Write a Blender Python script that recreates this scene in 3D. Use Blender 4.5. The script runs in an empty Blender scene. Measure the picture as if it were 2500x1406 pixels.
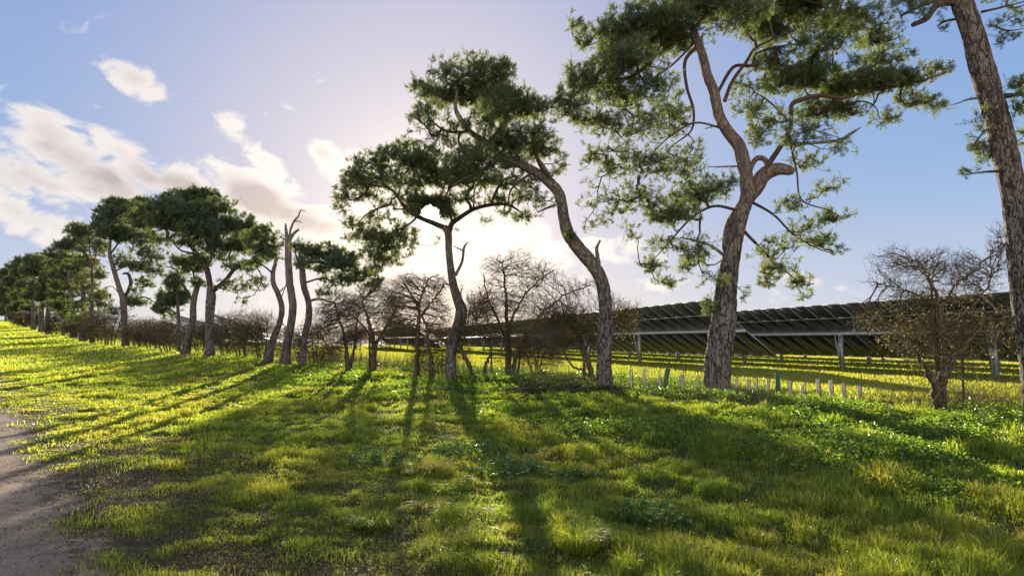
import bpy, math, random
import numpy as np
from mathutils import Vector

random.seed(7)
RNG = np.random.default_rng(11)
sc = bpy.context.scene
COL = sc.collection
F = 1659.0                      # focal length in pixels of the 2500 px wide photograph
PITCH = math.atan(132.0 / F)
CAM_H = 1.5
SUN_AZ = math.radians(-6.95)
SUN_EL = math.radians(10.7)

# ------------------------------------------------------------------ terrain
def sstep(a, b, x):
    t = np.clip((x - a) / (b - a), 0, 1)
    return t * t * (3 - 2 * t)

def _h(ix, iy, seed):
    v = np.sin(ix * 127.1 + iy * 311.7 + seed * 74.7) * 43758.5453
    return v - np.floor(v)

def vnoise(x, y, seed=0):
    ix = np.floor(x); iy = np.floor(y)
    fx = x - ix; fy = y - iy
    fx = fx * fx * (3 - 2 * fx); fy = fy * fy * (3 - 2 * fy)
    a = _h(ix, iy, seed); b = _h(ix + 1, iy, seed)
    c = _h(ix, iy + 1, seed); d = _h(ix + 1, iy + 1, seed)
    return (a * (1 - fx) + b * fx) * (1 - fy) + (c * (1 - fx) + d * fx) * fy

def fbm(x, y, seed=0, octs=4):
    s = 0; a = .5; n = 0
    for k in range(octs):
        s = s + a * vnoise(x * 2 ** k, y * 2 ** k, seed + k * 3.3); n += a; a *= .5
    return s / n

T0 = 10.6
def st(x, y):
    return -0.634 * x + 0.773 * y, 0.773 * x + 0.634 * y

def edge_q(x, y):               # signed distance to the right of the track edge
    s, t = st(x, y)
    q = (x + 0.82 * y - 0.95) * 0.773
    return q + 0.5 * (fbm(s * .9, t * .9, 5) - .5) + .35 * (fbm(s * 3, t * 3, 8) - .5)

def ground_z(x, y):
    x = np.asarray(x, float); y = np.asarray(y, float)
    s, t = st(x, y)
    sp = np.clip(s, 0, 240)
    sq = np.minimum(sp, 90)
    rise = 0.010 * sq + 0.00019 * sq * sq + .034 * (sp - sq)
    w = 1 - .92 * sstep(T0 + 3, T0 + 34, t)
    bank = 0.24 * sstep(4.5, 10.5, t) * (1 - sstep(14.5, 21, t))
    r = np.hypot(x, y)
    near = np.clip(1 - r / 60, 0, 1)
    turf = sstep(0.0, 1.2, (x + 0.82 * y - 0.95) * 0.773)
    bump = (fbm(x * .45, y * .45, 1) - .5) * .16 * near + (fbm(x * 1.8, y * 1.8, 2) - .5) * (.03 + .09 * turf) * near
    qq = (x + 0.82 * y - 0.95) * 0.773 + .12 * (fbm(s * .4, s * .1 + 3, 6) - .5)
    ruts = -.035 * np.exp(-((qq + .75) / .16) ** 2) + .012 * np.exp(-((qq + .42) / .12) ** 2) - .035 * np.exp(-((qq + 2.35) / .17) ** 2)
    bump = bump * sstep(.5, 3.5, r) + ruts * near + (1 - turf) * (fbm(x * 7, y * 7, 12) - .5) * .022 * near
    return rise * w + bank + bump

def ray(px, py):
    cx = (px - 1250) / F; cy = (703 - py) / F
    return np.array([cx, math.cos(PITCH) - cy * math.sin(PITCH), cy * math.cos(PITCH) + math.sin(PITCH)])

def P(px, py, d, off=0.0):      # pixel at depth d (metres along +Y)
    r = ray(px, py)
    k = (d + off) / r[1]
    return np.array([r[0] * k, d + off, CAM_H + r[2] * k])

def GR(px, py):                 # pixel -> terrain
    r = ray(px, py); d = 2.0
    while d < 400:
        k = d / r[1]
        if CAM_H + r[2] * k <= float(ground_z(r[0] * k, d)):
            break
        d *= 1.01
    k = d / r[1]
    return np.array([r[0] * k, d, float(ground_z(r[0] * k, d))])

def base_at(px, d):
    x = (px - 1250) / F * d / math.cos(PITCH) * 1.0
    x = (px - 1250) / F * d / (math.cos(PITCH) + .08 * math.sin(PITCH))
    return np.array([x, d, float(ground_z(x, d))])

# ------------------------------------------------------------------ mesh helpers
def nmesh(name, V, Tri=None, Quad=None, mat=None, parent=None, smooth=False, attr=None, origin=None):
    V = np.ascontiguousarray(V, np.float32)
    if origin is not None:
        V = V - np.asarray(origin, np.float32)
    me = bpy.data.meshes.new(name)
    me.vertices.add(len(V)); me.vertices.foreach_set('co', V.ravel())
    idx = []; starts = []; tot = 0
    if Tri is not None and len(Tri):
        Tri = np.asarray(Tri, np.int32); idx.append(Tri.ravel())
        starts.append(tot + np.arange(len(Tri), dtype=np.int32) * 3); tot += Tri.size
    if Quad is not None and len(Quad):
        Quad = np.asarray(Quad, np.int32); idx.append(Quad.ravel())
        starts.append(tot + np.arange(len(Quad), dtype=np.int32) * 4); tot += Quad.size
    idx = np.concatenate(idx); starts = np.concatenate(starts)
    me.loops.add(len(idx)); me.loops.foreach_set('vertex_index', idx)
    me.polygons.add(len(starts)); me.polygons.foreach_set('loop_start', starts)
    if smooth:
        me.polygons.foreach_set('use_smooth', np.ones(len(starts), bool))
    if attr is not None:
        a = me.attributes.new('tint', 'FLOAT', 'POINT'); a.data.foreach_set('value', np.ascontiguousarray(attr, np.float32))
    me.update(calc_edges=True)
    if mat: me.materials.append(mat)
    o = bpy.data.objects.new(name, me); COL.objects.link(o)
    if parent is not None:
        o.parent = parent
        if origin is not None and not np.allclose(np.asarray(parent.location), np.asarray(origin), atol=1e-4):
            o.location = Vector(np.asarray(origin, float)) - parent.location
    elif origin is not None:
        o.location = Vector(np.asarray(origin, float))
    return o

def empty(name, loc, label, cat, group=None, rz=0):
    o = bpy.data.objects.new(name, None); COL.objects.link(o)
    o.location = [float(c) for c in loc]; o.rotation_euler = (0, 0, rz)
    o.empty_display_size = .3
    tag(o, label, cat, group)
    return o

def tag(o, label, cat=None, group=None, kind=None):
    o['label'] = label
    if cat: o['category'] = cat
    if group: o['group'] = group
    if kind: o['kind'] = kind
    return o

def norm(v):
    n = np.linalg.norm(v, axis=-1, keepdims=True)
    return v / np.maximum(n, 1e-9)

def catmull(p, k=6):
    p = np.asarray(p, float)
    q = np.vstack([2 * p[0] - p[1], p, 2 * p[-1] - p[-2]])
    out = []
    for i in range(1, len(q) - 2):
        a, b, c, d = q[i - 1], q[i], q[i + 1], q[i + 2]
        for j in range(k):
            t = j / k
            out.append(.5 * ((2 * b) + (c - a) * t + (2 * a - 5 * b + 4 * c - d) * t * t + (3 * b - a - 3 * c + d) * t ** 3))
    out.append(p[-1])
    return np.array(out)

def tube(pts, rad, n=10, rough=0.0, seed=0, cap=True):
    """tapered tube along pts; returns V, Quad, Tri"""
    pts = np.asarray(pts, float); rad = np.asarray(rad, float)
    T = norm(np.gradient(pts, axis=0))
    u = np.cross(T[0], [0, 1, 0.01]); u = u / (np.linalg.norm(u) + 1e-9)
    U = []
    for i in range(len(pts)):
        u = u - T[i] * np.dot(u, T[i]); u = u / (np.linalg.norm(u) + 1e-9); U.append(u)
    U = np.array(U); W = np.cross(T, U)
    th = np.arange(n) / n * 2 * np.pi
    L = np.concatenate([[0], np.cumsum(np.linalg.norm(np.diff(pts, axis=0), axis=1))])
    R = np.repeat(rad[:, None], n, 1)
    if rough:
        g = L[:, None]; a = np.cos(th)[None, :] * 3; b = np.sin(th)[None, :] * 3
        sc_ = 1 / max(rad.mean(), .02)
        r1 = fbm(a * 1.0 + g * .9 * 1 + seed, b * 1.0 - g * .6 + seed * 2, 3 + seed)
        fine = np.abs(vnoise(th[None, :] / (2 * np.pi) * n / 3.0 + vnoise(a, g * 2.5, 9) * 2 + 0 * g, g * 5 + 0 * th[None, :], 21 + seed) - .5) * 2
        R = R * (1 + rough * (r1 - .5) * 1.6) - (rough * .55 * rad.mean()) * (1 - np.clip(fine * 2.2, 0, 1)) * (rad / rad.mean())[:, None]
    V = pts[:, None, :] + R[..., None] * (np.cos(th)[None, :, None] * U[:, None, :] + np.sin(th)[None, :, None] * W[:, None, :])
    m = len(pts)
    i = np.arange(m - 1)[:, None] * n; j = np.arange(n)[None, :]; j2 = (j + 1) % n
    Q = np.stack([i + j, i + j2, i + n + j2, i + n + j], -1).reshape(-1, 4)
    V = V.reshape(-1, 3); Tt = np.zeros((0, 3), int)
    if cap:
        V = np.vstack([V, pts[0], pts[-1]])
        jj = np.arange(n); j3 = (jj + 1) % n
        Tt = np.vstack([np.stack([np.full(n, m * n), j3, jj], 1), np.stack([np.full(n, m * n + 1), (m - 1) * n + jj, (m - 1) * n + j3], 1)])
    return V, Q, Tt

def join(parts):
    Vs = []; Qs = []; Ts = []; o = 0
    for V, Q, T in parts:
        Vs.append(V); Qs.append(np.asarray(Q).reshape(-1, 4) + o); Ts.append(np.asarray(T).reshape(-1, 3) + o); o += len(V)
    return np.vstack(Vs), np.vstack(Qs), np.vstack(Ts)

def prisms(A, B, ra, rb, n=4):
    """many tapered prisms A->B"""
    A = np.asarray(A, float); B = np.asarray(B, float)
    D = norm(B - A)
    ref = np.where(np.abs(D[:, 2:3]) > .9, np.array([[1., 0, 0]]), np.array([[0, 0, 1.]]))
    U = norm(np.cross(D, ref)); W = np.cross(D, U)
    th = np.arange(n) / n * 2 * np.pi
    ring = np.cos(th)[None, :, None] * U[:, None] + np.sin(th)[None, :, None] * W[:, None]
    V = np.concatenate([A[:, None] + ring * np.asarray(ra)[:, None, None], B[:, None] + ring * np.asarray(rb)[:, None, None]], 1)
    k = np.arange(len(A))[:, None] * 2 * n; j = np.arange(n)[None]; j2 = (j + 1) % n
    Q = np.stack([k + j, k + j2, k + n + j2, k + n + j], -1).reshape(-1, 4)
    return V.reshape(-1, 3), Q, np.zeros((0, 3), int)

def box(c, s, rot=None):
    x, y, z = [v / 2 for v in s]
    V = np.array([[a * x, b * y, d * z] for a in (-1, 1) for b in (-1, 1) for d in (-1, 1)], float)
    if rot is not None: V = V @ np.asarray(rot).T
    Q = np.array([[0, 1, 3, 2], [4, 6, 7, 5], [0, 4, 5, 1], [2, 3, 7, 6], [0, 2, 6, 4], [1, 5, 7, 3]])
    return V + np.asarray(c, float), Q, np.zeros((0, 3), int)

# ------------------------------------------------------------------ materials
def mk(name):
    m = bpy.data.materials.new(name); m.use_nodes = True
    nt = m.node_tree
    for n in list(nt.nodes): nt.nodes.remove(n)
    return m, nt

class N:
    def __init__(s, nt): s.nt = nt
    def new(s, t, **kw):
        n = s.nt.nodes.new(t)
        for k, v in kw.items():
            if k in n.inputs.keys(): pass
            setattr(n, k, v)
        return n
    def link(s, a, b): s.nt.links.new(a, b)
    def noise(s, vec, scale, detail=4, rough=.55, dist=0):
        n = s.nt.nodes.new('ShaderNodeTexNoise'); n.inputs['Scale'].default_value = scale
        n.inputs['Detail'].default_value = detail; n.inputs['Roughness'].default_value = rough
        n.inputs['Distortion'].default_value = dist
        if vec is not None: s.link(vec, n.inputs['Vector'])
        return n.outputs['Fac']
    def ramp(s, fac, stops):
        r = s.nt.nodes.new('ShaderNodeValToRGB'); s.link(fac, r.inputs[0])
        e = r.color_ramp.elements
        while len(e) < len(stops): e.new(.5)
        for el, (p, c) in zip(e, stops):
            el.position = p; el.color = (*c, 1) if len(c) == 3 else c
        return r.outputs[0]
    def mix(s, fac, a, b, bt='MIX'):
        m = s.nt.nodes.new('ShaderNodeMix'); m.data_type = 'RGBA'; m.blend_type = bt
        for inp, v in ((m.inputs[0], fac), (m.inputs[6], a), (m.inputs[7], b)):
            if hasattr(v, 'links') or hasattr(v, 'is_linked'): s.link(v, inp)
            elif isinstance(v, tuple): inp.default_value = (*v, 1)
            else: inp.default_value = v
        return m.outputs[2]
    def math(s, op, a, b=None, c=None, clamp=False):
        m = s.nt.nodes.new('ShaderNodeMath'); m.operation = op; m.use_clamp = clamp
        for i, v in enumerate((a, b, c)):
            if v is None: continue
            if hasattr(v, 'is_linked'): s.link(v, m.inputs[i])
            else: m.inputs[i].default_value = v
        return m.outputs[0]
    def coord(s, which='Object', loc=None, scale=None, rot=None):
        t = s.nt.nodes.new('ShaderNodeTexCoord')
        if scale is None and loc is None: return t.outputs[which]
        m = s.nt.nodes.new('ShaderNodeMapping'); s.link(t.outputs[which], m.inputs[0])
        if scale: m.inputs['Scale'].default_value = scale
        if loc: m.inputs['Location'].default_value = loc
        if rot: m.inputs['Rotation'].default_value = rot
        return m.outputs[0]
    def tint(s):
        a = s.nt.nodes.new('ShaderNodeAttribute'); a.attribute_name = 'tint'; return a.outputs['Fac']

def out(nt, shader):
    o = nt.nodes.new('ShaderNodeOutputMaterial'); nt.links.new(shader, o.inputs['Surface'])

def principled(n, color, rough=.7, normal=None, metal=0, spec=.5):
    p = n.nt.nodes.new('ShaderNodeBsdfPrincipled')
    if hasattr(color, 'is_linked'): n.link(color, p.inputs['Base Color'])
    else: p.inputs['Base Color'].default_value = (*color, 1)
    if hasattr(rough, 'is_linked'): n.link(rough, p.inputs['Roughness'])
    else: p.inputs['Roughness'].default_value = rough
    p.inputs['Metallic'].default_value = metal
    p.inputs['Specular IOR Level'].default_value = spec
    if normal is not None: n.link(normal, p.inputs['Normal'])
    return p.outputs[0]

def bump(n, h, strength=.5, dist=.02):
    b = n.nt.nodes.new('ShaderNodeBump'); b.inputs['Strength'].default_value = strength
    b.inputs['Distance'].default_value = dist; n.link(h, b.inputs['Height']); return b.outputs[0]

def leafy(name, col_stops, trans_stops, tfac=.5, gloss=.06, grough=.4, noise_scale=1.2, bias=.5):
    """leaf-like two sided material: diffuse + translucent + a little gloss; colour follows the blade's own tint and a world patchiness"""
    m, nt = mk(name); n = N(nt)
    pos = n.nt.nodes.new('ShaderNodeNewGeometry').outputs['Position']
    nz = n.noise(pos, noise_scale, 3, .6)
    f = n.math('ADD', n.math('MULTIPLY', n.tint(), 1 - bias), n.math('MULTIPLY', n.math('MULTIPLY_ADD', nz, 2.2, -.6, clamp=True), bias), clamp=True)
    c = n.ramp(f, col_stops); t = n.ramp(f, trans_stops)
    d = nt.nodes.new('ShaderNodeBsdfDiffuse'); n.link(c, d.inputs[0])
    tr = nt.nodes.new('ShaderNodeBsdfTranslucent'); n.link(t, tr.inputs[0])
    mx = nt.nodes.new('ShaderNodeMixShader'); mx.inputs[0].default_value = tfac
    n.link(d.outputs[0], mx.inputs[1]); n.link(tr.outputs[0], mx.inputs[2])
    g = nt.nodes.new('ShaderNodeBsdfGlossy'); g.inputs['Roughness'].default_value = grough
    g.inputs[0].default_value = (.9, .9, .85, 1)
    m2 = nt.nodes.new('ShaderNodeMixShader'); m2.inputs[0].default_value = gloss
    n.link(mx.outputs[0], m2.inputs[1]); n.link(g.outputs[0], m2.inputs[2])
    out(nt, m2.outputs[0]); return m

M = {}
M['needle'] = leafy('pine_needles', [(0, (.042, .088, .052)), (.6, (.085, .145, .070)), (1, (.15, .18, .06))],
                    [(0, (.14, .20, .05)), (.6, (.36, .42, .07)), (1, (.60, .54, .10))], .50, .07, .45, .8, .35)
M['needle_far'] = leafy('pine_needles_far', [(0, (.040, .092, .062)), (.6, (.072, .145, .082)), (1, (.12, .17, .06))],
                    [(0, (.15, .21, .05)), (.6, (.36, .42, .08)), (1, (.58, .52, .11))], .44, .06, .5, .5, .35)
GS = [(0, (.022, .052, .008)), (.45, (.045, .088, .011)), (.75, (.08, .10, .016)), (1, (.18, .13, .06))]
GT = [(0, (.23, .38, .022)), (.4, (.48, .62, .04)), (.7, (.72, .68, .06)), (1, (.70, .52, .22))]
M['grass'] = leafy('grass_blades', GS, GT, .68, .045, .34, .9, .5)
M['field'] = leafy('field_blades', [(0, (.10, .14, .012)), (.6, (.15, .17, .016)), (1, (.21, .18, .03))],
                   [(0, (.42, .52, .03)), (.6, (.62, .63, .04)), (1, (.72, .62, .08))], .6, .05, .4, .12, .5)
M['weed'] = leafy('weed_leaves', [(0, (.03, .07, .014)), (.6, (.05, .10, .018)), (1, (.09, .13, .02))],
                  [(0, (.15, .30, .015)), (.6, (.28, .45, .025)), (1, (.46, .54, .04))], .62, .06, .3, 1.1, .4)
M['nettle'] = leafy('nettle_leaves', [(0, (.05, .10, .035)), (.6, (.08, .14, .045)), (1, (.12, .17, .055))],
                  [(0, (.12, .28, .03)), (.6, (.20, .38, .04)), (1, (.34, .45, .05))], .5, .07, .3, 1.1, .4)
M['dry'] = leafy('dry_stems', [(0, (.16, .12, .08)), (.5, (.28, .22, .14)), (1, (.38, .32, .22))],
                 [(0, (.10, .07, .03)), (.5, (.22, .16, .08)), (1, (.3, .24, .12))], .3, .04, .5, 2, .3)
M['litter'] = leafy('litter_leaves', [(0, (.04, .022, .014)), (.5, (.09, .058, .036)), (1, (.26, .19, .12))],
                 [(0, (.05, .025, .012)), (.5, (.08, .05, .02)), (1, (.14, .10, .04))], .25, .05, .5, 2, .3)
M['dryleaf'] = leafy('brown_leaves', [(0, (.055, .040, .022)), (.5, (.09, .065, .03)), (1, (.12, .10, .035))],
                 [(0, (.24, .16, .05)), (.5, (.34, .27, .07)), (1, (.36, .36, .07))], .45, .06, .45, 2, .3)
M['yellow'] = leafy('yellow_petals', [(0, (.7, .5, .02)), (1, (.8, .6, .03))], [(0, (.7, .5, .02)), (1, (.8, .6, .03))], .4, .03, .5)

def bark_mat(name, low, high, z0, z1, crack=(.02, .016, .014), vor=9., stretch=.28, bs=.9, flake=.45):
    m, nt = mk(name); n = N(nt)
    co = n.coord('Object', scale=(1, 1, stretch))
    n1 = n.noise(co, vor, 2.2, .5, .7)
    n2 = n.noise(co, vor * 2.3, 2.5, .5, .5)
    ridge = n.math('ABSOLUTE', n.math('SUBTRACT', n1, .5))
    ridge2 = n.math('ABSOLUTE', n.math('SUBTRACT', n2, .5))
    plate = n.ramp(n.math('MINIMUM', n.math('MULTIPLY', ridge, 1.0), n.math('MULTIPLY_ADD', ridge2, 1.0, .02)), [(0, (0, 0, 0)), (.022, (.25, .25, .25)), (.060, (1, 1, 1))])
    fine = n.noise(n.coord('Object', scale=(1, 1, .5)), 38, 5, .65)
    big = n.noise(n.coord('Object'), 2.2, 3)
    sx = nt.nodes.new('ShaderNodeSeparateXYZ'); n.link(n.coord('Object'), sx.inputs[0])
    hz = n.math('ADD', sx.outputs[2], n.math('MULTIPLY', big, 1.6))
    mr = nt.nodes.new('ShaderNodeMapRange'); n.link(hz, mr.inputs[0]); mr.inputs[1].default_value = z0 + .8; mr.inputs[2].default_value = z1 + .8
    base = n.mix(mr.outputs[0], low, high)
    base = n.mix(n.math('MULTIPLY', fine, .75), base, n.mix(.5, base, (.015, .013, .012)))
    lich = n.ramp(n.noise(n.coord('Object'), 7, 5, .7), [(.5, (0, 0, 0)), (.66, (1, 1, 1))])
    base = n.mix(n.math('MULTIPLY', lich, .35), base, (.20, .21, .17))
    plate = n.math('MAXIMUM', plate, n.math('MULTIPLY', mr.outputs[0], flake))
    colr = n.mix(plate, crack, base)
    hgt = n.math('ADD', plate, n.math('MULTIPLY', fine, .45))
    out(nt, principled(n, colr, .85, bump(n, hgt, bs, .03), spec=.12)); return m

M['bark'] = bark_mat('pine_bark', (.29, .26, .24), (.38, .27, .21), 2.4, 4.8)
M['bark_edge'] = bark_mat('pine_bark_grey_brown', (.25, .22, .195), (.31, .235, .185), 2.2, 4.6, vor=12, flake=.15)
M['bark_mid'] = bark_mat('pine_bark_grey_tan', (.26, .23, .205), (.33, .26, .195), 1.5, 3.2, vor=12, flake=.4)
M['bark_dead'] = bark_mat('dead_wood', (.20, .17, .14), (.32, .27, .22), 1.0, 2.5, vor=16, stretch=.12, bs=.4)
M['branch'] = bark_mat('branch_bark', (.11, .085, .065), (.17, .10, .065), 2.5, 5, vor=20, bs=.4)
M['hawthorn'] = bark_mat('hawthorn_bark', (.22, .18, .11), (.25, .185, .105), .5, 2, vor=22, bs=.5)
M['moss'] = bark_mat('mossy_stick', (.10, .10, .05), (.14, .12, .08), .2, 1, vor=22, bs=.4)

def metal_mat():
    m, nt = mk('galvanised_steel'); n = N(nt)
    f = n.noise(n.coord('Object'), 5, 4)
    c = n.ramp(f, [(.3, (.42, .44, .46)), (.7, (.58, .60, .62))])
    out(nt, principled(n, c, .45, None, .35)); return m
M['steel'] = metal_mat()
m, nt = mk('dark_box'); n = N(nt); out(nt, principled(n, n.ramp(n.noise(n.coord(), 8), [(0, (.03, .03, .03)), (1, (.06, .06, .06))]), .5)); M['darkbox'] = m

def panel_mat():
    m, nt = mk('solar_cells'); n = N(nt)
    co = n.coord('Object')
    sx = nt.nodes.new('ShaderNodeSeparateXYZ'); n.link(co, sx.inputs[0])
    def grid(v, pitch, w):
        f = n.math('FRACT', n.math('DIVIDE', n.math('ADD', v, 50 * pitch), pitch))
        d = n.math('ABSOLUTE', n.math('SUBTRACT', f, .5))
        return n.math('GREATER_THAN', d, .5 - w)
    gx = grid(sx.outputs[0], .098, .05); gy = grid(sx.outputs[1], .206, .03)
    g = n.math('MAXIMUM', gx, gy)
    col = n.mix(g, (.012, .015, .022), (.19, .21, .20))
    p = principled(n, col, .3, None, 0, .35)
    tr = nt.nodes.new('ShaderNodeBsdfTransparent'); tr.inputs[0].default_value = (.75, .8, .7, 1)
    mx = nt.nodes.new('ShaderNodeMixShader'); n.link(n.math('MULTIPLY', g, .45), mx.inputs[0])
    n.link(p, mx.inputs[1]); n.link(tr.outputs[0], mx.inputs[2])
    out(nt, mx.outputs[0]); return m
M['cells'] = panel_mat()
m, nt = mk('aluminium_frame'); n = N(nt); out(nt, principled(n, n.ramp(n.noise(n.coord(), 3), [(0, (.36, .37, .38)), (1, (.46, .47, .48))]), .75, None, 0, .15)); M['alu'] = m

def simple(name, a, b, scale=6, rough=.6, bs=None, spec=.5):
    m, nt = mk(name); n = N(nt)
    f = n.noise(n.coord('Object'), scale, 5, .6)
    c = n.ramp(f, [(.3, a), (.7, b)])
    out(nt, principled(n, c, rough, bump(n, f, bs, .02) if bs else None, spec=spec)); return m
M['guard_white'] = simple('white_plastic', (.52, .48, .42), (.75, .72, .66), 9, .5)
M['guard_green'] = simple('green_plastic', (.02, .10, .05), (.04, .14, .07), 9, .5)
M['stake'] = simple('stake_wood', (.16, .10, .07), (.28, .18, .12), 14, .8)
M['pebble'] = simple('pebbles', (.16, .14, .13), (.36, .33, .30), 30, .7)

def ground_mat():
    m, nt = mk('ground'); n = N(nt)
    pos = nt.nodes.new('ShaderNodeNewGeometry').outputs['Position']
    t = n.tint()                       # 0 = worn track, 1 = turf
    n1 = n.noise(pos, 1.3, 6, .6); n2 = n.noise(pos, 14, 6, .7); n3 = n.noise(pos, 70, 4, .7)
    soil = n.ramp(n.noise(pos, 3.5, 7, .7), [(.3, (.045, .032, .022)), (.5, (.10, .072, .048)), (.7, (.055, .062, .024))])
    turf = n.ramp(n2, [(.3, (.035, .03, .012)), (.5, (.05, .065, .015)), (.75, (.08, .09, .025))])
    field = n.ramp(n.noise(pos, .35, 5, .65), [(.3, (.16, .20, .02)), (.6, (.22, .24, .028)), (.8, (.27, .24, .045))])
    sx = nt.nodes.new('ShaderNodeSeparateXYZ'); n.link(pos, sx.inputs[0])
    tt = n.math('ADD', n.math('MULTIPLY', sx.outputs[0], .773), n.math('MULTIPLY', sx.outputs[1], .634))
    mr = nt.nodes.new('ShaderNodeMapRange'); n.link(tt, mr.inputs[0]); mr.inputs[1].default_value = 13.5; mr.inputs[2].default_value = 17
    turf2 = n.mix(mr.outputs[0], n.mix(n.math('MULTIPLY', n1, .5), turf, soil), field)
    trackc = n.ramp(n.noise(pos, 2.4, 8, .65, .6), [(.3, (.27, .21, .15)), (.5, (.38, .30, .22)), (.72, (.50, .41, .31))])
    grit = n.ramp(n3, [(.42, (.35, .32, .30)), (.5, (1, 1, 1)), (.62, (1, 1, 1)), (.72, (1.5, 1.45, 1.4))])
    trackc = n.mix(.8, trackc, grit, 'MULTIPLY')
    dirt = n.ramp(n.noise(pos, 9, 6, .7), [(.38, (.10, .07, .05)), (.52, (.9, .9, .9)), (1, (1, 1, 1))])
    trackc = n.mix(n.math('MULTIPLY', t, 1.5, clamp=True), trackc, n.mix(.9, trackc, dirt, 'MULTIPLY'))
    e = n.math('ADD', t, n.math('MULTIPLY', n.math('SUBTRACT', n.noise(pos, 6, 6, .7), .5), .7))
    mk_ = n.ramp(e, [(.10, (0, 0, 0)), (.24, (1, 1, 1))])
    mid = n.mix(mk_, trackc, n.mix(n.ramp(e, [(.6, (0, 0, 0)), (.95, (1, 1, 1))]), soil, turf2))
    h = n.math('ADD', n.math('MULTIPLY', n2, 1.0), n.math('MULTIPLY', n3, .35))
    out(nt, principled(n, mid, .9, bump(n, h, .8, .03), spec=.15)); return m
M['ground'] = ground_mat()

# ------------------------------------------------------------------ ground sheet
def build_ground():
    a = np.linspace(-1, 1, 301)
    gx = np.sinh(a * 6.2) / np.sinh(6.2) * 1500
    gx = np.sort(np.concatenate([gx, np.linspace(-16, 16, 260)]))
    b = np.linspace(0, 1, 260)
    gy = -20 + np.sinh(b * 5.6) / np.sinh(5.6) * 3000
    gy = np.sort(np.concatenate([gy, np.linspace(2.5, 22, 220)]))
    X, Y = np.meshgrid(gx, gy)
    Z = ground_z(X, Y)
    V = np.stack([X, Y, Z], -1).reshape(-1, 3)
    nx, ny = len(gx), len(gy)
    i = np.arange(ny - 1)[:, None] * nx; j = np.arange(nx - 1)[None]
    Q = np.stack([i + j, i + j + 1, i + nx + j + 1, i + nx + j], -1).reshape(-1, 4)
    q = edge_q(X, Y)
    t = sstep(-.5, 1.9, q).ravel()
    o = nmesh('ground', V, None, Q, M['ground'], smooth=True, attr=t)
    tag(o, 'grassy ground with a worn sandy track along its left edge', kind='structure')
build_ground()

# ------------------------------------------------------------------ grass
def blades(P0, h, w, lean, ang, tint, bend=.35):
    """P0 Nx3, two-segment blades; returns V, T, attr"""
    n = len(P0)
    fa = RNG.uniform(0, np.pi, n)
    side = np.stack([np.cos(fa), np.sin(fa), np.zeros(n)], -1) * (w / 2)[:, None]
    dirv = np.stack([np.cos(ang), np.sin(ang), np.zeros(n)], -1)
    mid = P0 + dirv * (lean * h * .35)[:, None] + np.array([0, 0, 1.]) * (h * .58)[:, None]
    tip = P0 + dirv * (lean * h * (.9 + bend))[:, None] + np.array([0, 0, 1.]) * (h * np.clip(1 - lean * .45, .15, 1))[:, None]
    V = np.stack([P0 - side, P0 + side, mid + side * .75, mid - side * .75, tip], 1).reshape(-1, 3)
    k = (np.arange(n) * 5)[:, None]
    T = np.concatenate([k + [0, 1, 2], k + [0, 2, 3], k + [3, 2, 4]], 0)
    return V, T, np.repeat(tint, 5)

def scatter(n, r0, r1, p, half=47):
    u = RNG.random(n); e = 1 + p
    r = (r0 ** e + u * (r1 ** e - r0 ** e)) ** (1 / e)
    a = np.radians(RNG.uniform(-half, half, n))
    return r * np.sin(a), r * np.cos(a)

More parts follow.
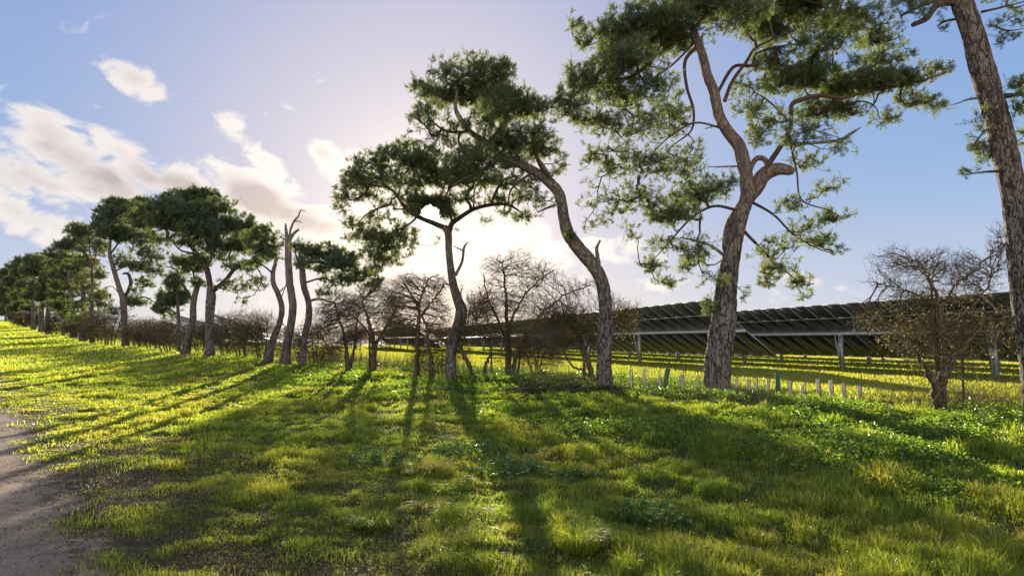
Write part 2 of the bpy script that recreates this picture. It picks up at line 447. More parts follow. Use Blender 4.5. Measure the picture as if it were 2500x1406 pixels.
def make_grass():
    parts = []
    x, y = scatter(1250000, 3.3, 34, -.55)
    s, t = st(x, y); q = edge_q(x, y)
    tuft = fbm(x * 2.1, y * 2.1, 31, 3); big = fbm(x * .5, y * .5, 41, 3)
    bare = fbm(x * 1.3, y * 1.3, 77, 4)
    keep = RNG.random(len(x)) < np.clip(sstep(-.1, 1.5, q) * .75 + sstep(-.2, .4, q) * .5 * (bare > .44), 0, 1) * np.where(bare < .33, .55, 1)
    keep &= ~((t > T0 + 5.5))
    x, y, t, q, tuft, big = x[keep], y[keep], t[keep], q[keep], tuft[keep], big[keep]
    n = len(x); r = np.hypot(x, y)
    lush = sstep(5.5, 9.5, t) * sstep(-8, 2, x)
    fine = fbm(x * 5.5, y * 5.5, 91, 2)
    h = (.016 + .105 * sstep(.42, .72, tuft) + .03 * big + .06 * sstep(.5, .8, fine)) * RNG.uniform(.5, 1.35, n) * .85 * (.55 + .45 * sstep(.3, 3.0, q)) * (1 + .25 * lush)
    w = np.maximum(.0042, .00095 * r) * RNG.uniform(.7, 1.3, n)
    tint = np.clip(RNG.normal(.38, .16, n) + .35 * (big - .5) * 2 + .5 * (fine - .5) + (RNG.random(n) < .15) * .6 - .25 * lush, 0, 1)
    z = ground_z(x, y)
    parts.append(blades(np.stack([x, y, z - .005], -1), h, w, RNG.uniform(.1, 1.05, n), RNG.uniform(0, 6.28, n), tint))
    V = []; T = []; A = []; o = 0
    for v, tr, a in parts: V.append(v); T.append(tr + o); A.append(a); o += len(v)
    g = nmesh('grass', np.vstack(V), np.vstack(T), None, M['grass'], attr=np.concatenate(A))
    tag(g, 'shaggy uneven turf between the track and the trees', kind='stuff')
    # short pasture beyond the trees, and the verge far to the left
    x, y = scatter(620000, 12, 190, -.35, 46)
    s, t = st(x, y); r = np.hypot(x, y)
    keep = ((t > T0 + 4.6 + RNG.random(len(x)) * 1.0) | ((r > 31) & (edge_q(x, y) > .5)))
    x, y, r, t = x[keep], y[keep], r[keep], t[keep]; n = len(x)
    big = fbm(x * .3, y * .3, 51, 4)
    h = (.05 + .05 * big) * RNG.uniform(.6, 1.5, n) * (1 + r / 120)
    w = .0010 * r * RNG.uniform(.7, 1.3, n)
    tint = np.clip(RNG.normal(.35, .2, n) + .8 * (big - .5), 0, 1)
    fld = t > T0 + 4
    for side, nm_, mt_, lb_ in ((fld, 'field_grass', 'field', ''), (~fld, 'verge_grass', 'grass', '')):
        k_ = np.nonzero(side)[0]
        v, tr, a = blades(np.stack([x, y, ground_z(x, y) - .004], -1)[k_], h[k_], w[k_], RNG.uniform(.1, .9, len(k_)), RNG.uniform(0, 6.28, len(k_)), tint[k_])
        g = nmesh(nm_, v, tr, None, M[mt_], attr=a)
        if nm_ == 'verge_grass': tag(g, 'distant striped turf rising to the left along the row of pines', kind='stuff'); vg = g
    g = bpy.data.objects['field_grass']
    tag(g, 'bright short pasture grass under and around the solar panels', kind='stuff')
make_grass()

def leaves(C, D, L, W, tint, fold=.25):
    """pointed leaves: centre base C, direction D, length L, width W"""
    n = len(C)
    rnd = norm(RNG.normal(size=(n, 3))); S = norm(np.cross(D, rnd)); U = np.cross(D, S)
    a = C; b = C + D * (L * .42)[:, None] + S * (W / 2)[:, None] + U * (W * fold)[:, None]
    c = C + D * L[:, None]; d = C + D * (L * .42)[:, None] - S * (W / 2)[:, None] + U * (W * fold)[:, None]
    V = np.stack([a, b, c, d], 1).reshape(-1, 3); k = (np.arange(n) * 4)[:, None]
    T = np.concatenate([k + [0, 1, 2], k + [0, 2, 3]], 0)
    return V, T, np.repeat(tint, 4)

def make_weeds():
    # lush broad-leaved ground cover along the foot of the trees
    n = 62000
    x, y = scatter(n * 3, 5.5, 34, -.3)
    s, t = st(x, y)
    den = sstep(6.3, 9.0, t) * (1 - sstep(T0 + 3.2, T0 + 5.4, t)) * np.clip(.35 + .65 * sstep(-6, 1, x), 0, 1)
    pat = fbm(x * .9, y * .9, 61, 3)
    keep = RNG.random(len(x)) < den * sstep(.34, .58, pat)
    x, y, pat = x[keep], y[keep], pat[keep]; n = len(x)
    r = np.hypot(x, y)
    z = ground_z(x, y)
    rep = 6
    X = np.repeat(x, rep); Y = np.repeat(y, rep); Z = np.repeat(z, rep); R = np.repeat(r, rep)
    top = np.repeat(.05 + .17 * sstep(.4, .7, pat) * RNG.uniform(.3, 1, n), rep)
    m = len(X)
    C = np.stack([X + RNG.normal(0, .03, m), Y + RNG.normal(0, .03, m), Z + top * RNG.uniform(.25, 1.05, m)], -1)
    a = RNG.uniform(0, 6.28, m); el = RNG.uniform(-.5, .7, m)
    D = np.stack([np.cos(a) * np.cos(el), np.sin(a) * np.cos(el), np.sin(el)], -1)
    L = RNG.uniform(.018, .06, m) * np.clip(R / 12, 1, 1.6)
    v, tr, at = leaves(C, D, L, L * .55, np.clip(RNG.normal(.45, .2, m), 0, 1))
    g = nmesh('ground_cover', v, tr, None, M['weed'], attr=at)
    tag(g, 'lush leafy weeds and nettles along the foot of the trees', kind='stuff')
    # dry stalks under the hedge line
    n = 4800
    s = RNG.uniform(2, 75, n) ** 1.0; tt = T0 + .8 + RNG.normal(0, .7, n) + .5
    s = np.where(RNG.random(n) < .55, RNG.uniform(6, 30, n), s)
    x = -.634 * s + .773 * tt; y = .773 * s + .634 * tt
    tt = tt + 0
    z = ground_z(x, y)
    A = np.stack([x, y, z - .02], -1)
    hh = RNG.uniform(.15, .75, n) * np.where(RNG.random(n) < .12, 1.5, 1)
    B = A + np.stack([RNG.normal(0, .14, n), RNG.normal(0, .14, n), hh], -1)
    Mid = (A + B) / 2 + RNG.normal(0, .03, (n, 3))
    rr = np.maximum(.0025, .00018 * y)
    p1 = prisms(A, Mid, rr, rr * .8, 3); p2 = prisms(Mid, B, rr * .8, rr * .4, 3)
    V, Q, T = join([p1, p2])
    g = nmesh('dry_stalks', V, T, Q, M['dry'], attr=np.full(len(V), .5))
    tag(g, 'thin dry stalks standing in the gaps under the hedge', kind='stuff')
    # tangle by the right-hand thorn bush
    n = 1500
    c = GR(2390, 1000); x = c[0] + RNG.normal(0, 1.0, n); y = c[1] + RNG.normal(.3, .5, n)
    A = np.stack([x, y, ground_z(x, y)], -1)
    B = A + np.stack([RNG.normal(0, .28, n), RNG.normal(0, .28, n), RNG.uniform(.1, .6, n)], -1)
    V, Q, T = prisms(A, B, np.full(n, .0025), np.full(n, .0012), 3)
    g = nmesh('bramble', V, T, Q, M['dryleaf'], attr=RNG.random(len(V)))
    tag(g, 'low tangle of brown bramble stems beside the right-hand thorn bush', kind='stuff')
    # fallen leaves and clods along the track edge
    n = 44000
    x, y = scatter(n * 4, 3.4, 22, -.6)
    q = edge_q(x, y)
    pr = np.exp(-((q - 1.2) / 1.3) ** 2) * .8 + .04 * (q > 0) + .03
    pr = np.where(q < 0, pr * .35, pr)
    keep = RNG.random(len(x)) < pr
    x, y = x[keep], y[keep]; m = len(x)
    C = np.stack([x, y, ground_z(x, y) + RNG.uniform(.004, .03, m)], -1)
    a = RNG.uniform(0, 6.28, m); el = RNG.uniform(-.3, .5, m)
    D = np.stack([np.cos(a) * np.cos(el), np.sin(a) * np.cos(el), np.sin(el)], -1)
    L = RNG.uniform(.008, .028, m)
    v, tr, at = leaves(C, D, L, L * .7, RNG.random(m))
    g = nmesh('leaf_litter', v, tr, None, M['litter'], attr=at)
    tag(g, 'brown leaf litter scattered over the muddy edge of the track', kind='stuff')
    # pebbles
    n = 2600
    x, y = scatter(n * 6, 3.2, 18, -.5); q = edge_q(x, y)
    keep = (q < .8) & (RNG.random(len(x)) < .6); x, y = x[keep], y[keep]; m = len(x)
    base = np.array([[1, 0, 0], [-1, 0, 0], [0, 1, 0], [0, -1, 0], [0, 0, 1], [0, 0, -1]], float)
    f = np.array([[0, 2, 4], [2, 1, 4], [1, 3, 4], [3, 0, 4], [2, 0, 5], [1, 2, 5], [3, 1, 5], [0, 3, 5]])
    sz = RNG.uniform(.003, .011, m) * np.where(RNG.random(m) < .06, 2.2, 1)
    V = base[None] * sz[:, None, None] * RNG.uniform(.6, 1.3, (m, 6, 1)) * np.array([1.2, 1, .6])
    an = RNG.uniform(0, 6.28, m); ca, sa = np.cos(an)[:, None], np.sin(an)[:, None]
    V = np.stack([V[..., 0] * ca - V[..., 1] * sa, V[..., 0] * sa + V[..., 1] * ca, V[..., 2]], -1)
    V += np.stack([x, y, ground_z(x, y) + sz * .2], -1)[:, None]
    T = (f[None] + (np.arange(m) * 6)[:, None, None]).reshape(-1, 3)
    g = nmesh('gravel', V.reshape(-1, 3), T, None, M['pebble'])
    tag(g, 'small loose stones on the sandy track', kind='stuff')
make_weeds()

# ------------------------------------------------------------------ growing branches
def grow(skel, tips, step, jit=.10, seed=0, sag=0.0, first=700, alpha=.15):
    """branches from the limbs to every tip: the first tips one by one, the rest in batches onto what has grown"""
    from mathutils.kdtree import KDTree
    rng = np.random.default_rng(seed)
    tips = tips[rng.permutation(len(tips))]
    rest = tips[first:]; tips = tips[:first]
    nodes, par, tipn, ns, pl = grow_first(skel, tips, step, jit, rng, sag, alpha)
    tipn = list(tipn)
    b0 = 0
    while b0 < len(rest):
        bs = rest[b0:b0 + max(700, len(nodes) // 5)]; b0 += len(bs)
        kd = KDTree(len(nodes))
        for i, p in enumerate(nodes): kd.insert(p, i)
        kd.balance()
        near = [min(kd.find_n(t, 7), key=lambda q: q[2] + alpha * pl[q[1]]) for t in bs]
        ii = np.array([q[1] for q in near]); dd = np.array([q[2] for q in near])
        two = dd > step * .7
        mid = (nodes[ii] + bs) / 2 + rng.normal(0, 1, (len(bs), 3)) * (dd * .13)[:, None] + np.array([0, 0, -sag]) * dd[:, None]
        n0 = len(nodes); im = np.cumsum(two) - 1 + n0; nm = int(two.sum())
        nodes = np.vstack([nodes, mid[two], bs]); pl = np.concatenate([pl, pl[ii[two]] + dd[two] / 2, pl[ii] + dd])
        par = np.concatenate([par, ii[two], np.where(two, im, ii)])
        tipn += list(n0 + nm + np.arange(len(bs)))
    tipn = np.array(tipn); n = len(nodes)
    cnt = np.zeros(n); cnt[tipn] = 1
    for i in range(n - 1, ns - 1, -1):
        if cnt[i] == 0: cnt[i] = 1
        if par[i] >= ns: cnt[par[i]] += cnt[i]
    return nodes, par, cnt, ns, tipn

def grow_first(skel, tips, step, jit, rng, sag, alpha):
    skel = np.asarray(skel, float)
    cap = len(skel) + len(tips) * 14
    nodes = np.zeros((cap, 3)); par = np.full(cap, -1, int)
    nodes[:len(skel)] = skel; n = len(skel); pl = np.zeros(cap)
    d0 = np.array([np.min(np.sum((skel - t) ** 2, 1)) for t in tips])
    tipn = []
    for ti in np.argsort(d0):
        t = tips[ti]
        d2 = np.sum((nodes[:n] - t) ** 2, 1)
        i = int(np.argmin(np.sqrt(d2) + alpha * pl[:n])); d = math.sqrt(d2[i])
        k = min(12, max(1, int(math.ceil(d / step))))
        a = nodes[i].copy(); prev = i
        amp = jit * d
        off = np.zeros(3)
        for j in range(1, k + 1):
            f = j / k
            if j < k:
                off = off * .6 + rng.normal(0, amp * .5, 3)
                p = a + (t - a) * f + off * math.sin(math.pi * f) ** .5
                p[2] += -sag * d * math.sin(math.pi * f)
            else: p = t
            nodes[n] = p; par[n] = prev; pl[n] = pl[prev] + d / k; prev = n; n += 1
        tipn.append(prev)
    return nodes[:n], par[:n], tipn, len(skel), pl[:n]

def branch_mesh(nodes, par, cnt, ns, rmin, k, rmax, nside=4, pw=.5):
    idx = np.arange(ns, len(nodes))
    r = np.minimum(rmin + k * (cnt ** pw - 1), rmax)
    A = nodes[par[idx]]; B = nodes[idx]
    rb = r[idx]; pr = par[idx]
    ra = np.where(pr >= ns, np.minimum(r[pr], rb * 1.5), rb * 1.35)
    return prisms(A, B, ra, rb, nside)

def clump_tips(clumps, D, dens, seed, dscale=1.0, flat=.55):
    rng = np.random.default_rng(seed); out_ = []
    for c in clumps:
        cx, cy, rx, ry = c[:4]; dn = c[4] if len(c) > 4 else 1.0
        off = c[5] if len(c) > 5 else rng.uniform(-1, 1) * dscale
        px2m = D / F
        C = P(cx, cy, D, off)
        R = np.array([rx * px2m, max(.25, min(1.7, .9 * rx * px2m)), ry * px2m])
        vol = R[0] * R[1] * R[2] * 4.19
        n = max(8, int(dens * DENSE * dn * vol ** .80))
        v = norm(rng.normal(size=(n, 3))) * (rng.random((n, 1)) ** .45)
        v[:, 2] = np.where(v[:, 2] < -.3, -.3 + (v[:, 2] + .3) * flat, v[:, 2])
        lump = 1 + .25 * np.sin(v[:, 0] * 5 + seed) * np.cos(v[:, 1] * 4)
        out_.append(C + v * R * lump[:, None])
    tp = np.vstack(out_)
    # needles sit in pads with gaps between them
    g = D / 15.0; g = g ** .5
    x, y, z = tp[:, 0] / g, tp[:, 1] / g, tp[:, 2] / g
    nz = .5 * (vnoise(x * 2.9 + y * .9, z * 4.2, seed) + vnoise(y * 2.7 - x * .8, z * 3.8 + x * .5, seed + 4))
    return tp[rng.random(len(tp)) < .26 + .74 * sstep(.34, .50, nz)]

def needles_at(nodes, par, tipn, K, M_, sl, nl, nw, seed, up=.45, spread=.75, droop=0):
    rng = np.random.default_rng(seed)
    t = nodes[tipn]; p = nodes[np.maximum(par[tipn], 0)]
    d = norm(t - p)
    n = len(t)
    T = np.repeat(t, K, 0); Dd = np.repeat(d, K, 0); Pp = np.repeat(p, K, 0)
    m = len(T)
    back = rng.uniform(0, .6, (m, 1)) * np.minimum(1, .20 / np.maximum(np.linalg.norm(T - Pp, axis=1, keepdims=True), .01))
    B = T + (Pp - T) * back + rng.normal(0, .02, (m, 3))
    S = norm(Dd * .8 + rng.normal(0, .6, (m, 3)) + np.array([0, 0, up]))
    L = sl * rng.uniform(.5, 1.1, (m, 1)) * np.where(rng.random((m, 1)) < .13, 1.8, 1)
    tipc = B + S * L
    tw = prisms(B, tipc, np.full(m, nw * .45), np.full(m, nw * .3), 3)
    # needles
    Bn = np.repeat(B, M_, 0); Sn = np.repeat(S, M_, 0); Ln = np.repeat(L, M_, 0)
    q = len(Bn)
    f = rng.uniform(.15, 1.0, (q, 1))
    base = Bn + Sn * Ln * f
    rad = norm(np.cross(Sn, rng.normal(size=(q, 3))))
    nd = norm(Sn * rng.uniform(.35, .9, (q, 1)) + rad * spread)
    side = norm(np.cross(nd, rng.normal(size=(q, 3)))) * nw / 2
    ln = nl * rng.uniform(.7, 1.2, (q, 1)) * (1.1 - .35 * f)
    V = np.stack([base - side, base + side, base + nd * ln], 1).reshape(-1, 3)
    Tt = np.arange(q * 3).reshape(-1, 3)
    shade = np.repeat(rng.normal(.42, .17, m), M_)
    a = np.repeat(np.clip(shade + rng.normal(0, .08, q), 0, 1), 3)
    return V, Tt, a, tw

def poly(pts, D):
    """[(px,py,w,(off))] -> spline points and radii"""
    P3 = np.array([P(p[0], p[1], D, p[3] if len(p) > 3 else 0.0) for p in pts])
    R = np.array([p[2] / 2 * D / F for p in pts])
    q = catmull(np.hstack([P3, R[:, None]]), 7)
    return q[:, :3], np.maximum(q[:, 3], .004)

def stub_twigs(q, r, seed, n=8, L=.22):
    """short broken side twigs on a dead limb"""
    rng = np.random.default_rng(seed)
    i = rng.integers(len(q) // 3, len(q), n)
    A = q[i]; B = A + norm(rng.normal(size=(n, 3)) + [0, 0, .3]) * rng.uniform(.3, 1, (n, 1)) * L
    return prisms(A, B, np.minimum(r[i] * .5, .012), np.full(n, .002), 4)

DENSE = 3.7
PINE_GROUP = 'scots pines in the shelter belt'
def pine(label, D, trunk, limbs=(), clumps=(), dead=(), dens=60, K=5, Mn=26, seed=1, mat='bark', nmat='needle',
         sides=28, stems=(), needle=(.13, .075, .0055), step=.16, dscale=.9, jit=.12, thin=None, cat='pine tree', name='pine_tree', flare=1.25, group=PINE_GROUP, dead_extra=True, up=.45, sag=0.0, gap=None):
    q, r = poly(trunk, D)
    b = q[0].copy(); gz = float(ground_z(b[0], b[1]))
    # plunge the foot into the ground, with a small root flare
    foot = q[0].copy(); foot[2] = min(gz - .12, q[0][2] - .05)
    q = np.vstack([foot, q]); r = np.concatenate([[r[0] * flare], r])
    if len(r) > 3: r[1] *= 1 + (flare - 1) * .55; r[2] *= 1 + (flare - 1) * .25
    org = np.array([q[0][0], q[0][1], gz])
    root = empty(name, org, label, cat, group)
    fine = catmull(np.hstack([q, r[:, None]]), 5)
    tr = [tube(fine[:, :3], fine[:, 3], sides, .13, seed)]
    nmesh('trunk', *[*(lambda v, qd, t: (v, t, qd))(*join(tr))], M[mat], root, smooth=True, origin=org)
    for s_ in stems:
        a, rr = poly(s_, D)
        f2 = catmull(np.hstack([a, rr[:, None]]), 3)
        V, Q, T = tube(f2[:, :3], f2[:, 3], max(10, sides // 2), .16, seed + 3)
        nmesh('stem', V, T, Q, M[mat], root, smooth=True, origin=org)
    skel = [q[len(q) // 3:]]
    lm = []
    rng = np.random.default_rng(seed)
    for l in limbs:
        off = rng.uniform(-1, 1) * dscale * .6
        l2 = [(p[0], p[1], p[2], (p[3] if len(p) > 3 else off * (k / max(1, len(l) - 1)))) for k, p in enumerate(l)]
        a, rr = poly(l2, D); lm.append(tube(a, rr, 8, .12, seed + 7)); skel.append(a)
    for s_ in stems: skel.append(poly(s_, D)[0])
    for k, l in enumerate(dead):
        off = rng.uniform(-.4, .4)
        l2 = [(p[0], p[1], p[2], off * (j / max(1, len(l) - 1))) for j, p in enumerate(l)]
        a, rr = poly(l2, D)
        ps = [tube(a, rr, 8, .15, seed + k)]
        if dead_extra: ps.append(stub_twigs(a, rr, seed + k, 5, .16))
        V, Q, T = join(ps)
        nmesh('dead_limb', V, T, Q, M['bark_dead'], root, smooth=True, origin=org)
    if clumps:
        tips = clump_tips(clumps, D, dens, seed, dscale); 
        if gap:
            g0 = P(gap[0], gap[1], D); k_ = (g0 - [0, 0, CAM_H]) / D
            cc = np.array([0, 0, CAM_H]) + k_[None] * tips[:, 1:2]
            tips = tips[np.linalg.norm(tips - cc, axis=1) > gap[2] * D / F]
        sk = np.vstack(skel)
        nodes, par, cnt, ns, tipn = grow(sk, tips, step, jit, seed, sag)
        px = D / 680.
        rmin = max(.0035, .13 * px)
        lm.append(branch_mesh(nodes, par, cnt, ns, rmin, .0020 + .0008 * D / 15, .06, 4))
        V, Tt, a, tw = needles_at(nodes, par, tipn, K, Mn, needle[0], needle[1], needle[2], seed + 5, up)
        lm.append(tw)
        V2, Q2, T2 = join(lm)
        nmesh('branches', V2, T2, Q2, M['branch'], root, origin=org)
        nmesh('crown', V, Tt, None, M[nmat], root, attr=a, origin=org)
    elif lm:
        V2, Q2, T2 = join(lm)
        nmesh('branches', V2, T2, Q2, M['branch'], root, origin=org)
    return root

# --- the large forked pine right of centre
pine('large forked pine with grey plated foot and orange upper trunk, tallest in the row', 15.0,
     [(1753, 962, 66), (1752, 900, 62), (1760, 830, 62), (1768, 770, 60), (1771, 720, 54), (1779, 660, 46), (1789, 610, 40), (1803, 547, 36), (1820, 495, 32),
      (1823, 448, 33), (1815, 398, 34), (1803, 356, 32), (1775, 318, 28), (1755, 279, 26), (1743, 224, 25), (1727, 184, 24), (1713, 129, 22), (1693, 75, 19), (1678, 30, 16), (1668, -50, 10)],
     limbs=[
         [(1868, 425, 13), (1880, 396, 14), (1912, 348, 12), (1930, 308, 12), (1932, 259, 12), (1955, 244, 11), (1997, 234, 10), (2057, 239, 9), (2097, 229, 8), (2146, 219, 7), (2246, 199, 5), (2310, 176, 3)],
         [(1698, 85, 14), (1629, 105, 11), (1589, 149, 9), (1549, 184, 8), (1489, 199, 7), (1425, 214, 5), (1378, 262, 3)],
         [(1673, 60, 12), (1610, 50, 9), (1530, 60, 6), (1440, 110, 4), (1400, 60, 2)],
         [(1706, 110, 11), (1673, 149, 9), (1676, 209, 8), (1693, 269, 7), (1688, 318, 5), (1650, 350, 3)],
         [(1768, 249, 10), (1788, 199, 9), (1823, 150, 8), (1843, 119, 6), (1890, 95, 5), (1980, 60, 4), (2080, 40, 3)],
         [(1750, 230, 8), (1790, 165, 9), (1835, 160, 8), (1850, 130, 6), (1930, 110, 5), (2050, 110, 3)],
         [(1798, 513, 8), (1748, 503, 7), (1708, 518, 6), (1673, 547, 5), (1629, 597, 3), (1590, 640, 2)],
         [(1812, 560, 9), (1858, 607, 7), (1897, 647, 5), (1937, 677, 3), (1960, 705, 2)],
         [(1825, 488, 9), (1887, 523, 6), (1937, 572, 5), (1997, 607, 3), (2040, 620, 2)],
         [(1925, 330, 7), (1945, 420, 5), (1957, 488, 4), (2022, 513, 3), (2060, 535, 2)],
         [(1775, 318, 6), (1700, 300, 5), (1640, 330, 4), (1590, 380, 2), (1560, 430, 1)],
         [(1700, 100, 6), (1640, 160, 5), (1560, 220, 4), (1500, 300, 2), (1480, 380, 1)],
         [(1690, 75, 10), (1740, 20, 8), (1830, -10, 6), (1960, 0, 4), (2140, 60, 3)],
         [(1930, 300, 6), (1880, 250, 5), (1850, 230, 3)],
     ],
     stems=[[(1786, 640, 30), (1776, 597, 26, .1), (1784, 547, 26, .2), (1815, 500, 30, .25), (1845, 460, 36, .2), (1866, 427, 36, .1), (1897, 413, 31, 0), (1928, 417, 24, -.1), (1938, 420, 12, -.15)],
            [(1828, 440, 9), (1834, 408, 12), (1847, 388, 13), (1864, 388, 13), (1872, 402, 12), (1866, 425, 10)]],
     dead=[[(1905, 352, 10), (1972, 350, 9), (2047, 343, 8), (2075, 328, 8), (2102, 311, 2)],
           [(1766, 622, 9), (1735, 600, 8), (1700, 588, 6), (1662, 580, 4)],
           [(1812, 406, 5), (1770, 407, 4), (1728, 408, 2)], [(1765, 310, 5), (1745, 308, 4), (1722, 315, 2)]],
     clumps=[(1400, 50, 22, 30, .8), (1432, 95, 35, 45, .8), (1520, 80, 75, 62, 1.3), (1600, 40, 90, 55, 1.6), (1640, 95, 90, 50, 1.5), (1720, 10, 90, 45, 1.6), (1800, 40, 80, 50, 1.4), (1880, 70, 90, 45, 1.1),
             (1960, 20, 100, 45, 1.2), (2070, 40, 90, 45, 1.0), (2140, 90, 70, 45, .7), (2130, 140, 60, 30, .6), (2010, 100, 90, 40, .8), (1900, -40, 200, 40, 1), (1640, -40, 120, 40, 1),
             (1520, 150, 90, 45, 1.4), (1440, 190, 70, 42, 1.5), (1395, 245, 50, 40, 1.3), (1400, 290, 45, 28, .7), (1510, 230, 80, 45, .8), (1590, 210, 70, 50, .7),
             (1470, 300, 70, 50, .6), (1560, 310, 80, 60, .5), (1640, 290, 60, 70, .5), (1450, 390, 45, 60, .42), (1520, 400, 60, 60, .45), (1600, 400, 70, 55, .5), (1440, 480, 40, 50, .36), (1500, 500, 50, 55, .40),
             (1450, 550, 35, 25, .35), (1570, 480, 60, 50, .4), (1545, 570, 30, 30, .4), (1670, 420, 55, 45, .7), (1700, 470, 80, 40, 1.1), (1640, 520, 70, 40, .9), (1700, 380, 40, 40, .6),
             (1625, 600, 55, 28, .9), (1590, 650, 35, 22, .8), (1680, 640, 60, 30, .5), (1625, 690, 35, 15, .6), (1735, 680, 40, 30, .35), (1738, 752, 26, 26, 1.0, -.1), (1700, 610, 50, 40, .5),
             (1910, 200, 70, 40, 1.2), (1970, 185, 80, 38, 1.7), (2060, 215, 80, 34, 1.7), (2140, 200, 70, 30, 1.5), (2215, 190, 60, 24, 1.3), (2290, 172, 40, 20, 1.2), (2230, 245, 60, 18, .9), (2290, 262, 30, 18, .9),
             (2160, 290, 40, 18, .8), (2060, 270, 70, 25, .8), (1980, 270, 60, 40, .9), (2140, 150, 60, 18, .9), (2225, 130, 20, 18, .6), (1880, 150, 60, 40, .9), (1820, 240, 50, 55, .7), (1870, 290, 60, 45, .7), (1960, 330, 70, 32, .6),
             (2050, 360, 35, 20, .6), (1970, 400, 60, 40, .30), (2040, 455, 35, 22, .6), (2000, 470, 45, 30, .3), (2030, 530, 45, 22, .7), (1930, 500, 60, 25, .5), (1960, 560, 60, 30, .35), (2000, 590, 60, 18, .8), (2045, 612, 25, 14, .8),
             (1900, 610, 60, 35, .35), (1900, 660, 50, 20, .7), (1950, 690, 35, 18, .9), (1965, 720, 20, 16, .9), (1850, 640, 35, 45, .25), (1880, 690, 40, 14, .6), (1780, 440, 30, 40, .35), (1850, 340, 50, 35, .5), (1830, 720, 20, 20, .3)],
     dens=84, K=5, Mn=30, seed=3, sides=72, sag=.05)

# --- the pine with the swept, curving trunk
pine('pine with a long swept curving trunk and a broken upright stub on its bend', 15.3,
     [(1477, 958, 40), (1475, 890, 38), (1477, 827, 37), (1478, 763, 34), (1474, 712, 33), (1464, 676, 33), (1444, 643, 34), (1414, 608, 33), (1388, 572, 30), (1376, 531, 27), (1371, 494, 27), (1361, 466, 27), (1336, 440, 26),
      (1303, 418, 23), (1274, 403, 20), (1230, 385, 18), (1190, 350, 16), (1149, 323, 14), (1121, 286, 12), (1112, 258, 9), (1118, 210, 6)],
     limbs=[[(1361, 466, 16), (1330, 420, 14), (1310, 380, 10), (1300, 330, 7), (1330, 290, 4)], [(1190, 350, 10), (1230, 300, 8), (1240, 250, 6), (1200, 180, 3)],
            [(1149, 323, 8), (1090, 320, 6), (1050, 290, 4), (1030, 250, 2)], [(1230, 385, 8), (1170, 420, 6), (1110, 450, 5), (1080, 490, 3)], [(1300, 420, 8), (1250, 460, 5), (1240, 500, 3)]],
     dead=[[(1462, 645, 11), (1457, 608, 8), (1466, 586, 4)], [(1356, 500, 9), (1335, 508, 6), (1312, 519, 3)], [(1362, 470, 10), (1330, 410, 8), (1312, 385, 4)]],
     clumps=[(1118, 140, 14, 26, .9), (1100, 175, 50, 35, 1.1), (1165, 160, 45, 32, 1.2), (1215, 180, 45, 40, 1.1), (1240, 165, 18, 14, .8), (1015, 210, 26, 22, .7), (1050, 215, 45, 40, 1.2), (1100, 230, 70, 45, 1.7), (1180, 225, 70, 50, 2.0),
             (1040, 285, 40, 45, 1.4), (1235, 260, 60, 55, 2.3), (1185, 290, 60, 40, 1.8), (1290, 265, 45, 40, 1.7), (1330, 265, 35, 25, .8), (1300, 320, 60, 35, 1.3), (1100, 300, 60, 35, .7), (1075, 345, 55, 28, .7),
             (1020, 330, 28, 22, .8), (1240, 345, 80, 40, 1.5), (1320, 360, 55, 40, 1.4), (1180, 385, 70, 30, 1.2), (1370, 400, 22, 25, 1.1), (1250, 400, 70, 28, 1.0), (1150, 370, 50, 30, .8), (1130, 420, 60, 25, .8), (1345, 425, 25, 22, .9),
             (1300, 460, 40, 30, .6), (1320, 500, 35, 25, .5), (1392, 570, 10, 18, .9, -.25)],
     dens=66, K=5, Mn=30, seed=5, sides=56, mat='bark_mid')

